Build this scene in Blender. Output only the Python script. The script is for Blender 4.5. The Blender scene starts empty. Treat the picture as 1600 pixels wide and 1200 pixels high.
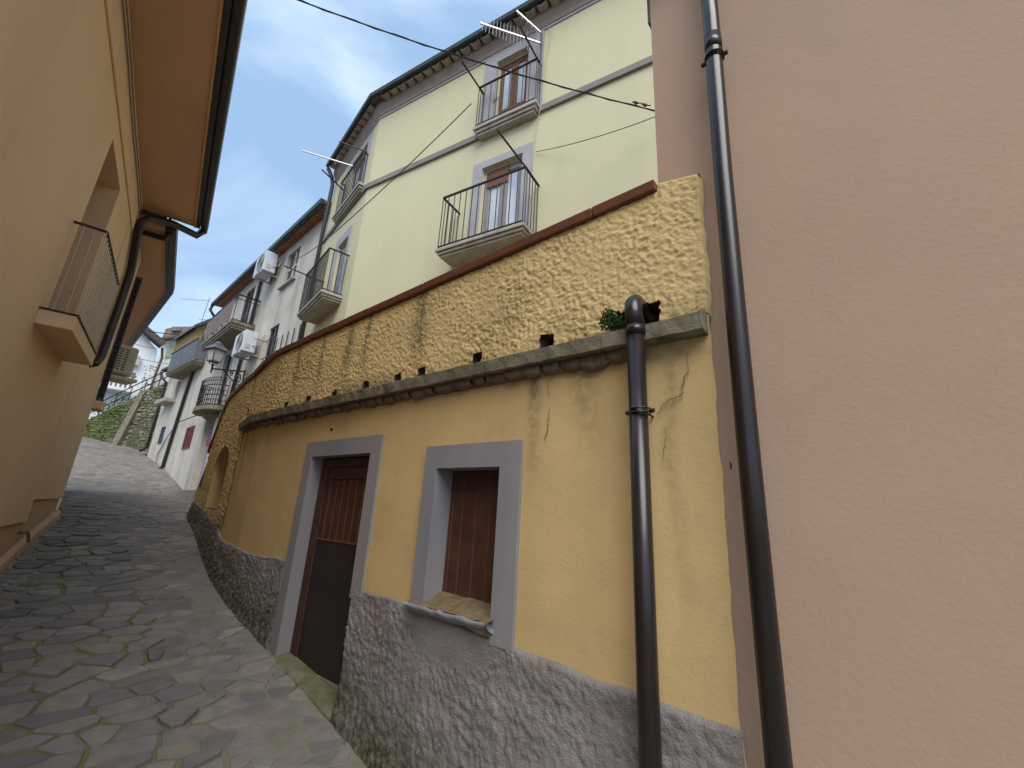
import bpy, math, random
import numpy as np
from mathutils import Vector, noise as mnoise
random.seed(7); rng = np.random.default_rng(11)
R = math.radians
sc = bpy.context.scene
col = sc.collection

# ------------------------------------------------------------------ camera
CZ = 2.2
FPX, PITCH, ROLL = 690.0, R(16.4), R(3.3)          # focal length in photo pixels (1600 wide)
cam_d = bpy.data.cameras.new('camera'); cam = bpy.data.objects.new('camera', cam_d); col.objects.link(cam)
cam_d.sensor_width = 36; cam_d.lens = 36 * FPX / 1600; cam_d.clip_start = .05; cam_d.clip_end = 2000
F0 = Vector((0, math.cos(PITCH), math.sin(PITCH))); R0 = Vector((1, 0, 0)); U0 = R0.cross(F0)
RT = R0 * math.cos(ROLL) + U0 * math.sin(ROLL); UP = U0 * math.cos(ROLL) - R0 * math.sin(ROLL)
from mathutils import Matrix
cam.matrix_world = Matrix(((RT.x, UP.x, -F0.x, 0), (RT.y, UP.y, -F0.y, 0), (RT.z, UP.z, -F0.z, CZ), (0, 0, 0, 1)))
sc.camera = cam

# ------------------------------------------------------------------ light
SUN_EL, SUN_AZ = R(50), R(170)       # azimuth measured clockwise from +Y
w = bpy.data.worlds.new('World'); sc.world = w; w.use_nodes = True
nt = w.node_tree; nt.nodes.clear()
out = nt.nodes.new('ShaderNodeOutputWorld'); bg = nt.nodes.new('ShaderNodeBackground')
sky = nt.nodes.new('ShaderNodeTexSky'); sky.sky_type = 'NISHITA'; sky.sun_disc = False
sky.sun_elevation = SUN_EL; sky.sun_rotation = SUN_AZ; sky.air_density = 1.0; sky.dust_density = 1.5
tc = nt.nodes.new('ShaderNodeTexCoord'); mp = nt.nodes.new('ShaderNodeMapping')
mp.inputs['Scale'].default_value = (1, 1, 2.2); mp.inputs['Location'].default_value = (3.1, .4, 1.7)
nz = nt.nodes.new('ShaderNodeTexNoise'); nz.inputs['Scale'].default_value = 2.1; nz.inputs['Detail'].default_value = 5; nz.inputs['Roughness'].default_value = .5
nz.inputs['Distortion'].default_value = .6
rp = nt.nodes.new('ShaderNodeValToRGB')
rp.color_ramp.elements[0].position = .40; rp.color_ramp.elements[0].color = (2.3, 3.5, 5.3, 1)
rp.color_ramp.elements[1].position = .74; rp.color_ramp.elements[1].color = (7.0, 7.4, 7.8, 1)
e = rp.color_ramp.elements.new(.54); e.color = (3.7, 4.9, 6.4, 1)
mx = nt.nodes.new('ShaderNodeMixRGB'); mx.inputs[0].default_value = .86      # mostly cloud cover over the blue sky
nt.links.new(tc.outputs['Generated'], mp.inputs[0]); nt.links.new(mp.outputs[0], nz.inputs[0]); nt.links.new(nz.outputs[0], rp.inputs[0])
nt.links.new(sky.outputs[0], mx.inputs[1]); nt.links.new(rp.outputs[0], mx.inputs[2]); nt.links.new(mx.outputs[0], bg.inputs[0])
bg.inputs[1].default_value = .08; nt.links.new(bg.outputs[0], out.inputs[0])
sl = bpy.data.lights.new('sun', 'SUN'); so = bpy.data.objects.new('sun', sl); col.objects.link(so)
sl.energy = 1.5; sl.angle = R(45); sl.color = (1, .95, .87)
sv = Vector((math.sin(SUN_AZ) * math.cos(SUN_EL), math.cos(SUN_AZ) * math.cos(SUN_EL), math.sin(SUN_EL)))
so.rotation_euler = sv.to_track_quat('Z', 'Y').to_euler(); so.location = sv * 60
sc.view_settings.view_transform = 'Standard'; sc.view_settings.look = 'None'
sc.view_settings.exposure = 1.17; sc.view_settings.gamma = 1

# ------------------------------------------------------------------ frames
def ray(px, py):
    d = F0 * FPX + RT * (px - 800) + UP * (600 - py)
    return d.normalized()
class Frame:
    """vertical plane: az = compass direction it runs in, d = distance to the right of the camera; o = out of the wall, towards the street"""
    def __init__(s, az, d, side=1):
        s.az = az; s.S = Vector((math.sin(R(az)), math.cos(R(az)), 0)); s.N = Vector((math.cos(R(az)), -math.sin(R(az)), 0)); s.d = d; s.side = side
    def P(s, a, z, o=0): return s.S * a + s.N * (s.d - o * s.side) + Vector((0, 0, z))
    def at(s, px, py, o=0):                 # where a line of sight of the photo meets this wall -> (a, z)
        q = ray(px, py); t = (s.d - o * s.side) / q.dot(s.N); h = q * t
        return h.dot(s.S), h.z + CZ
def plane_at(px, py, dist, az):
    q = ray(px, py) * dist; f = Frame(az, 0); f.d = q.dot(f.N)
    if f.d < 0: f.side = -1
    return f
def level(px, py, z):
    q = ray(px, py); t = (z - CZ) / q.z; return q * t + Vector((0, 0, CZ))
W = Frame(-50, 2.2)
K = Frame(-50, 2.28)
A = Frame(-59.23, 4.89)
B = Frame(-39.72, 2.403)
C = Frame(-46, 3.784)
D = Frame(-50, 5.448)
L = Frame(-36.65, -1.15, -1)
AC_S = 8.084   # corner of yellow house along A ; along B it is 7.86
_c = Vector((-3.1747, 7.5814, 0)); AC_S = _c.dot(A.S); BC_S = _c.dot(B.S)
_ws = [-20, 5.2, 5.8, 6.3, 7.1, 8.4, 9.9, 10.9]; _wn = [2.2, 2.2, 2.205, 2.25, 2.36, 2.59, 2.8, 2.92]
def wn(s): return float(np.interp(s, _ws, _wn))
class WallFrame(Frame):
    def P(s, a, z, o=0): return s.S * a + s.N * (wn(a) - o) + Vector((0, 0, z))
WC = WallFrame(-50, 2.2)
_gs = [-200, -3, 8, 9.9, 13, 18.2, 23.7, 28.2, 32.3, 36, 300]; _gz = [-.54, -.54, 1.55, 1.87, 2.0, 2.18, 3.23, 4.09, 4.87, 5.2, 5.2]
_sx = np.linspace(-40, 60, 1001); _sz = np.interp(_sx, _gs, _gz); _kk = np.ones(9) / 9
_sz2 = np.convolve(np.pad(_sz, 4, mode='edge'), _kk, 'valid')
def gz(s): return float(np.interp(s, _sx, _sz2))
def gxy(p): return gz(p.dot(W.S))

# ------------------------------------------------------------------ materials
def lin(c):
    return tuple(((x / 255) / 12.92 if x / 255 <= .04045 else ((x / 255 + .055) / 1.055) ** 2.4) for x in c)
MATS = {}
def mat(name, c, c2=None, rough=.85, nscale=3, bump=.0, bscale=40, spec=.3, streak=None, samt=.5, sscale=2.2, metal=0, attr=None, attrcol=(0.05, .055, .03), colattr=False, bdist=.01, blotch=None, bamt=.5, blscale=1.2, wave=0):
    m = bpy.data.materials.new(name); m.use_nodes = True; n = m.node_tree; bs = n.nodes['Principled BSDF']
    L_ = n.links.new
    bs.inputs['Roughness'].default_value = rough; bs.inputs['Specular IOR Level'].default_value = spec; bs.inputs['Metallic'].default_value = metal
    geo = n.nodes.new('ShaderNodeNewGeometry')
    def noise(scale, det=4, sc3=None, rgh=.55):
        t = n.nodes.new('ShaderNodeTexNoise'); t.inputs['Scale'].default_value = scale; t.inputs['Detail'].default_value = det; t.inputs['Roughness'].default_value = rgh
        if sc3:
            mpn = n.nodes.new('ShaderNodeMapping'); mpn.inputs['Scale'].default_value = sc3; L_(geo.outputs['Position'], mpn.inputs[0]); L_(mpn.outputs[0], t.inputs[0])
        else: L_(geo.outputs['Position'], t.inputs[0])
        return t
    def mix(fac, a, b, mode='MIX'):
        x = n.nodes.new('ShaderNodeMixRGB'); x.blend_type = mode
        for i, v in ((0, fac), (1, a), (2, b)):
            if hasattr(v, 'is_output') or isinstance(v, bpy.types.NodeSocket): L_(v, x.inputs[i])
            else: x.inputs[i].default_value = v if i == 0 else (*v, 1)
        return x.outputs[0]
    def ramp(src, a, b):
        r = n.nodes.new('ShaderNodeMapRange'); r.inputs[1].default_value = a; r.inputs[2].default_value = b; L_(src, r.inputs[0]); return r.outputs[0]
    c2 = c2 or tuple(x * .8 for x in c)
    if colattr:
        va = n.nodes.new('ShaderNodeAttribute'); va.attribute_name = 'col'
        base = mix(ramp(noise(nscale, 5).outputs[0], .3, .75), va.outputs['Color'], va.outputs['Color'])
        base = mix(ramp(noise(nscale, 6).outputs[0], .35, .7), va.outputs['Color'], c2); base = mix(.55, base, va.outputs['Color'])
    else:
        base = mix(ramp(noise(nscale, 5).outputs[0], .32, .68), c, c2)
    if blotch:
        f = ramp(noise(blscale, 6, rgh=.7).outputs[0], .52, .7); mm = n.nodes.new('ShaderNodeMath'); mm.operation = 'MULTIPLY'; L_(f, mm.inputs[0]); mm.inputs[1].default_value = bamt
        base = mix(mm.outputs[0], base, blotch)
    if streak:
        f = ramp(noise(sscale, 5, (1, 1, .13)).outputs[0], .5, .74); mm = n.nodes.new('ShaderNodeMath'); mm.operation = 'MULTIPLY'; L_(f, mm.inputs[0]); mm.inputs[1].default_value = samt
        base = mix(mm.outputs[0], base, streak)
    if attr:
        va = n.nodes.new('ShaderNodeAttribute'); va.attribute_name = attr
        g = noise(18, 4); q = n.nodes.new('ShaderNodeMath'); q.operation = 'MULTIPLY'; L_(va.outputs['Fac'], q.inputs[0]); L_(ramp(g.outputs[0], .2, .6), q.inputs[1])
        base = mix(q.outputs[0], base, attrcol)
    L_(base, bs.inputs['Base Color'])
    if bump:
        b1 = noise(bscale, 6, rgh=.65); bp = n.nodes.new('ShaderNodeBump'); bp.inputs['Strength'].default_value = bump; bp.inputs['Distance'].default_value = bdist
        L_(b1.outputs[0], bp.inputs['Height'])
        if wave:
            b2 = noise(wave, 3); bp2 = n.nodes.new('ShaderNodeBump'); bp2.inputs['Strength'].default_value = .5; bp2.inputs['Distance'].default_value = .012
            L_(b2.outputs[0], bp2.inputs['Height']); L_(bp.outputs[0], bp2.inputs['Normal']); L_(bp2.outputs[0], bs.inputs['Normal'])
        else: L_(bp.outputs[0], bs.inputs['Normal'])
    MATS[name] = m; return m
mat('pink', (.45, .30, .218), (.405, .28, .205), blotch=(.43, .305, .225), bamt=.6, blscale=.7, bump=.22, bscale=45, nscale=1.3, wave=1.6, streak=(.36, .27, .2), samt=.35)
mat('yellow_smooth', (.60, .42, .19), (.53, .38, .18), bump=.3, bscale=50, nscale=1.6, attr='stain', attrcol=(.085, .075, .035), streak=(.43, .32, .15), samt=.6, wave=2)
mat('yellow_rough', (.66, .48, .225), (.58, .43, .205), bump=.6, bscale=75, bdist=.014, nscale=2.5, attr='stain', attrcol=(.15, .135, .06), blotch=(.50, .38, .18), bamt=.5)
mat('plinth', (.31, .28, .27), (.23, .21, .205), bump=1, bscale=75, bdist=.016, nscale=4, attr='stain', attrcol=(.055, .062, .02), blotch=(.25, .18, .145), bamt=.5, blscale=4)
mat('surround', (.265, .245, .25), (.235, .225, .24), bump=.2, bscale=60, nscale=2, streak=(.14, .16, .2), samt=.5)
mat('house_yellow', (.63, .58, .375), (.585, .545, .35), blotch=(.52, .50, .33), bamt=.45, blscale=.45, bump=.15, bscale=30, nscale=.8, streak=(.54, .51, .33), samt=.6, wave=1)
mat('house_trim', (.42, .40, .42), (.37, .35, .37), nscale=3, bump=.1)
mat('course', (.26, .24, .22), (.21, .20, .185), nscale=4, bump=.1)
mat('cornice', (.36, .275, .235), (.29, .22, .185), nscale=5, bump=.3)
mat('tile', (.42, .36, .29), (.30, .25, .2), nscale=9, bump=.4)
mat('red_tile', (.40, .17, .11), (.26, .12, .08), nscale=9, bump=.4)
mat('stone', (.27, .235, .17), (.17, .15, .11), nscale=14, bump=.8, bscale=60, streak=(.07, .075, .035), samt=.7, blotch=(.065, .08, .03), bamt=.9, blscale=5)
mat('rubble', (.20, .14, .10), (.13, .095, .07), nscale=10, bump=.9, bscale=50, blotch=(.08, .08, .04), bamt=.7, blscale=8)
mat('slab', (.46, .41, .34), (.36, .32, .27), nscale=7, bump=.4, blotch=(.14, .13, .1), bamt=.5, blscale=5)
mat('coping', (.20, .075, .045), (.15, .06, .04), rough=.5, nscale=12, bump=.2)
mat('left_wall', (.80, .565, .355), (.74, .53, .34), bump=.3, bscale=40, nscale=1.1, streak=(.66, .46, .28), samt=.6, blotch=(.70, .49, .30), bamt=.5, blscale=.8, wave=1.2)
mat('left_plinth', (.58, .40, .22), (.50, .35, .19), bump=.2, nscale=4)
mat('left_skirt', (.58, .37, .22), (.5, .32, .2), bump=.2, nscale=6)
mat('soffit', (.60, .37, .24), (.54, .34, .22), bump=.2, bscale=40, nscale=2.5)
mat('pipe', (.020, .014, .014), (.015, .011, .012), rough=.28, spec=.5, nscale=6)
mat('gutter', (.05, .046, .048), (.035, .032, .036), rough=.4, spec=.5, nscale=6)
mat('gutter_green', (.05, .07, .066), (.035, .045, .043), rough=.5, nscale=6)
mat('iron', (.022, .022, .024), (.035, .028, .022), rough=.5, nscale=20)
mat('pale_metal', (.52, .48, .42), (.4, .36, .31), rough=.5, nscale=20)
mat('alu', (.5, .5, .5), (.4, .4, .4), rough=.35, metal=.6)
mat('wood_dark', (.085, .036, .022), (.05, .021, .014), rough=.6, nscale=6, streak=(.075, .03, .015), samt=.8, sscale=30, bump=.3)
mat('metal_panel', (.034, .024, .022), (.025, .019, .018), rough=.55, nscale=5, blotch=(.045, .03, .022), bamt=.5, blscale=9)
mat('wood_light', (.16, .075, .045), (.10, .045, .028), rough=.5, nscale=9)
mat('wood_red', (.22, .085, .045), (.15, .06, .035), rough=.5, nscale=9, streak=(.10, .04, .02), samt=.6, sscale=20)
mat('purple_shutter', (.11, .08, .10), (.08, .06, .075), rough=.6, nscale=6)
mat('curtain', (.42, .41, .46), (.26, .26, .33), rough=.9, nscale=8, streak=(.2, .2, .27), samt=.7, sscale=12)
mat('white_frame', (.62, .60, .57), (.5, .48, .45), rough=.5)
mat('white_wall', (.62, .565, .49), (.50, .455, .39), nscale=1.4, bump=.35, bscale=20, streak=(.30, .28, .24), samt=.6, blotch=(.40, .36, .30), bamt=.6)
mat('white_wall_clean', (.78, .79, .80), (.72, .73, .75), nscale=1.4, bump=.1, streak=(.55, .56, .56), samt=.4)
mat('pale_wall', (.60, .59, .55), (.52, .5, .47), nscale=1.2, bump=.1, streak=(.42, .41, .38), samt=.4)
mat('ochre_wall', (.42, .27, .11), (.34, .22, .10), nscale=1.6, bump=.2)
mat('blue_grey', (.34, .36, .40), (.27, .29, .34), nscale=3, bump=.1)
mat('roof_dark', (.12, .09, .085), (.08, .06, .06), nscale=5)
mat('roof_old', (.25, .19, .15), (.16, .12, .1), nscale=6, bump=.5)
mat('green_shutter', (.42, .47, .38), (.35, .4, .32), nscale=5)
mat('grey_panel', (.13, .14, .165), (.10, .11, .13), nscale=6, rough=.6)
mat('brown_panel', (.24, .18, .16), (.17, .13, .12), nscale=8, rough=.7)
mat('stone_wall', (.26, .25, .19), (.14, .14, .09), nscale=5, bump=.6, colattr=True)
mat('moss', (.20, .25, .08), (.13, .18, .05), nscale=6, bump=.8, rough=.95)
mat('leaf', (.05, .11, .025), (.035, .07, .02), nscale=30, rough=.6)
mat('ac_white', (.58, .61, .68), (.52, .55, .62), rough=.45, nscale=3)
mat('ac_dark', (.09, .09, .09), (.06, .06, .06), rough=.5)
mat('ac_beige', (.52, .46, .36), (.45, .4, .32), rough=.5)
mat('lamp_metal', (.16, .16, .18), (.11, .11, .125), rough=.45, metal=.3)
mat('lamp_glass', (.55, .54, .50), (.5, .49, .45), rough=.3)
mat('red_grille', (.20, .045, .04), (.16, .04, .035), rough=.5)
mat('navy_grille', (.05, .08, .15), (.04, .06, .12), rough=.5)
mat('dark', (.02, .018, .016), (.015, .013, .012))
mat('mortar', (.38, .345, .29), (.13, .12, .10), nscale=9, colattr=True, bump=.9, bscale=50, bdist=.01, attr='stain', attrcol=(.15, .165, .04))
mat('paving', (.2, .2, .2), (.10, .09, .085), nscale=9, bump=.6, bscale=45, bdist=.008, colattr=True, rough=.72, spec=.35)
mat('crack', (.24, .165, .075), (.17, .12, .06))
mat('cable_grey', (.20, .19, .17), (.16, .15, .14))
mat('earth', (.12, .11, .08), (.08, .08, .05), nscale=2, bump=.4)
mat('terrace', (.30, .27, .22), (.22, .20, .17), nscale=5, bump=.3)
mat('mossy_step', (.19, .17, .11), (.10, .105, .05), nscale=9, bump=.6, bscale=40)
mat('orange_dirt', (.22, .15, .085), (.12, .10, .05), nscale=16, bump=.8, blotch=(.09, .09, .03), bamt=.8, blscale=9)
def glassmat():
    m = mat('glass', (.62, .66, .72), (.42, .46, .52), rough=.06, spec=.9, nscale=2); return m  # pale base colour stands in for reflected sky, and white curtains behind
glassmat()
mat('grey_door', (.27, .245, .24), (.22, .20, .20), rough=.5, nscale=9)

# ------------------------------------------------------------------ mesh building
class MB:
    def __init__(s): s.v = []; s.f = []; s.a = []; s.c = []
    def poly(s, pts):
        i = len(s.v); s.v += [tuple(p) for p in pts]; s.f.append(list(range(i, i + len(pts)))); return s
    def box8(s, p):      # 8 points: bottom ring 0-3, top ring 4-7
        i = len(s.v); s.v += [tuple(q) for q in p]
        s.f += [[i + 3, i + 2, i + 1, i], [i + 4, i + 5, i + 6, i + 7]] + [[i + k, i + (k + 1) % 4, i + 4 + (k + 1) % 4, i + 4 + k] for k in range(4)]; return s
    def box(s, fr, a0, a1, z0, z1, o0, o1):
        return s.box8([fr.P(a0, z0, o0), fr.P(a1, z0, o0), fr.P(a1, z0, o1), fr.P(a0, z0, o1), fr.P(a0, z1, o0), fr.P(a1, z1, o0), fr.P(a1, z1, o1), fr.P(a0, z1, o1)])
    def beam(s, p, q, w_, h_, upv=Vector((0, 0, 1))):
        p = Vector(p); q = Vector(q); d = (q - p).normalized(); x = d.cross(upv)
        if x.length < 1e-4: x = d.cross(Vector((1, 0, 0)))
        x.normalize(); y = x.cross(d).normalized(); x *= w_ / 2; y *= h_ / 2
        return s.box8([p - x - y, p + x - y, p + x + y, p - x + y, q - x - y, q + x - y, q + x + y, q - x + y])
    def tube(s, pts, r, n=10, cap=True):
        pts = [Vector(p) for p in pts]; rs = r if isinstance(r, (list, tuple)) else [r] * len(pts)
        base = len(s.v); prev = None
        for k, p in enumerate(pts):
            d = (pts[min(k + 1, len(pts) - 1)] - pts[max(k - 1, 0)]).normalized()
            if prev is None:
                u = d.cross(Vector((0, 0, 1)));
                if u.length < 1e-3: u = d.cross(Vector((0, 1, 0)))
                u.normalize()
            else:
                u = (prev - d * prev.dot(d)).normalized()
            prev = u; v_ = d.cross(u)
            for j in range(n):
                t = 2 * math.pi * j / n; s.v.append(tuple(p + (u * math.cos(t) + v_ * math.sin(t)) * rs[k]))
        for k in range(len(pts) - 1):
            for j in range(n):
                a = base + k * n + j; b = base + k * n + (j + 1) % n; s.f.append([a, b, b + n, a + n])
        if cap: s.f.append([base + j for j in range(n)][::-1]); s.f.append([base + (len(pts) - 1) * n + j for j in range(n)])
        return s
    def prism(s, pts, vec):
        vec = Vector(vec); i = len(s.v); n = len(pts); s.v += [tuple(p) for p in pts] + [tuple(Vector(p) + vec) for p in pts]
        s.f += [list(range(i, i + n))[::-1], list(range(i + n, i + 2 * n))] + [[i + k, i + (k + 1) % n, i + n + (k + 1) % n, i + n + k] for k in range(n)]; return s
    def walls(s, fr, a0, a1, z0, z1, ops=(), o=0, depth=.2, step=None):
        """wall face with rectangular openings (a0,a1,z0,z1) and their reveals"""
        xs = sorted({a0, a1, *[v for op in ops for v in op[:2] if a0 < v < a1]}); zs = sorted({z0, z1, *[v for op in ops for v in op[2:4] if z0 < v < z1]})
        if step:
            xs = sorted(set(xs) | {float(v) for v in np.arange(a0 + step, a1 - step / 2, step)})
        for i in range(len(xs) - 1):
            for j in range(len(zs) - 1):
                cx, cz = (xs[i] + xs[i + 1]) / 2, (zs[j] + zs[j + 1]) / 2
                if any(op[0] < cx < op[1] and op[2] < cz < op[3] for op in ops): continue
                s.poly([fr.P(xs[i], zs[j], o), fr.P(xs[i + 1], zs[j], o), fr.P(xs[i + 1], zs[j + 1], o), fr.P(xs[i], zs[j + 1], o)])
        for op in ops: s.reveal(fr, *op[:4], o, o - depth)
        return s
    def reveal(s, fr, a0, a1, z0, z1, oa, ob):
        q = [(a0, z0), (a1, z0), (a1, z1), (a0, z1)]
        for k in range(4):
            (x0, y0), (x1, y1) = q[k], q[(k + 1) % 4]
            s.poly([fr.P(x0, y0, oa), fr.P(x1, y1, oa), fr.P(x1, y1, ob), fr.P(x0, y0, ob)])
        return s
    def ring(s, fr, a0, a1, z0, z1, b, o0, o1, bottom=True):   # frame of border b outside opening
        s.box(fr, a0 - b, a0, z0, z1, o0, o1); s.box(fr, a1, a1 + b, z0, z1, o0, o1); s.box(fr, a0 - b, a1 + b, z1, z1 + b, o0, o1)
        if bottom: s.box(fr, a0 - b, a1 + b, z0 - b, z0, o0, o1)
        return s
    def build(s, name, m, parent=None, smooth=False, bevel=0, loc=None, **props):
        me = bpy.data.meshes.new(name); off = Vector((0, 0, 0))
        if parent is not None: off = origin(parent)
        elif loc is not None: off = Vector(loc)
        if off.length > 0: vs = [(x - off.x, y - off.y, z - off.z) for x, y, z in s.v]
        else: vs = s.v
        me.from_pydata(vs, [], s.f)
        me.materials.append(MATS[m])
        if s.a:
            at = me.attributes.new('stain', 'FLOAT', 'POINT'); at.data.foreach_set('value', np.array(s.a, dtype=np.float32))
        if s.c:
            at = me.attributes.new('col', 'FLOAT_COLOR', 'POINT'); at.data.foreach_set('color', np.array(s.c, dtype=np.float32).ravel())
        if smooth: me.polygons.foreach_set('use_smooth', [True] * len(me.polygons))
        me.update()
        o = bpy.data.objects.new(name, me); col.objects.link(o)
        if parent is not None: o.parent = parent
        elif loc is not None: o.location = off
        if bevel:
            b = o.modifiers.new('bevel', 'BEVEL'); b.width = bevel; b.segments = 2; b.limit_method = 'ANGLE'
        for k, v_ in props.items(): o[k] = v_
        return o
def origin(o):
    v = Vector(o.location)
    while o.parent: o = o.parent; v += Vector(o.location)
    return v
def thing(name, label, cat, loc, group=None):
    o = bpy.data.objects.new(name, None); o.empty_display_size = .2; col.objects.link(o); o.location = loc
    o['label'] = label; o['category'] = cat
    if group: o['group'] = group
    return o
def tag(o, label, cat, group=None):
    o['label'] = label; o['category'] = cat
    if group: o['group'] = group
    return o
def fbm(X, Y, scale, octaves=4, seed=0, gain=.55):
    out_ = np.zeros_like(X, dtype=float); amp = 1; tot = 0
    for o_ in range(octaves):
        r_ = np.random.default_rng(seed + o_); tab = r_.random((256, 256))
        x = X * scale * 2 ** o_ + 37.3 * o_; y = Y * scale * 2 ** o_ + 11.7 * o_
        xi = np.floor(x).astype(int); yi = np.floor(y).astype(int); fx = x - xi; fy = y - yi; fx = fx * fx * (3 - 2 * fx); fy = fy * fy * (3 - 2 * fy)
        a = tab[xi % 256, yi % 256]; b = tab[(xi + 1) % 256, yi % 256]; c_ = tab[xi % 256, (yi + 1) % 256]; d_ = tab[(xi + 1) % 256, (yi + 1) % 256]
        out_ += amp * ((a * (1 - fx) + b * fx) * (1 - fy) + (c_ * (1 - fx) + d_ * fx) * fy); tot += amp; amp *= gain
    return out_ / tot
def relief(fr, S_, Z_, O_, stain, holes=None, mb=None):
    """dense displaced sheet; S_,Z_,O_ 2-D arrays; holes: boolean per cell"""
    mb = mb or MB(); n, m_ = S_.shape
    nn = np.interp(S_, _ws, _wn) if isinstance(fr, WallFrame) else np.full_like(S_, fr.d)
    off = nn - O_ * fr.side
    X = fr.S.x * S_ + fr.N.x * off; Y = fr.S.y * S_ + fr.N.y * off
    base = len(mb.v)
    mb.v += list(map(tuple, np.stack([X.ravel(), Y.ravel(), Z_.ravel()], 1).tolist())); mb.a += stain.ravel().tolist()
    for i in range(n - 1):
        for j in range(m_ - 1):
            if holes is not None and holes[i, j]: continue
            a = base + i * m_ + j; mb.f.append([a, a + m_, a + m_ + 1, a + 1])
    return mb

# ================================================================== GROUND
def ground_sheet():
    mb = MB(); ss = [-150, -60, -20, -8, -5, -3.5] + [x * .5 for x in range(-5, 80)] + [45, 60, 120, 200]; ns = [-150, -40, -10, -4, -2] + [x * .5 for x in range(-3, 13)] + [7, 9, 12, 20, 60, 150]
    for s_ in ss:
        for n_ in ns: p = W.S * s_ + W.N * n_; mb.v.append((p.x, p.y, gz(s_) - .03))
    m_ = len(ns)
    for i in range(len(ss) - 1):
        for j in range(m_ - 1): a = i * m_ + j; mb.f.append([a, a + 1, a + m_ + 1, a + m_])
    mb.build('ground', 'earth', kind='structure')
ground_sheet()
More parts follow.
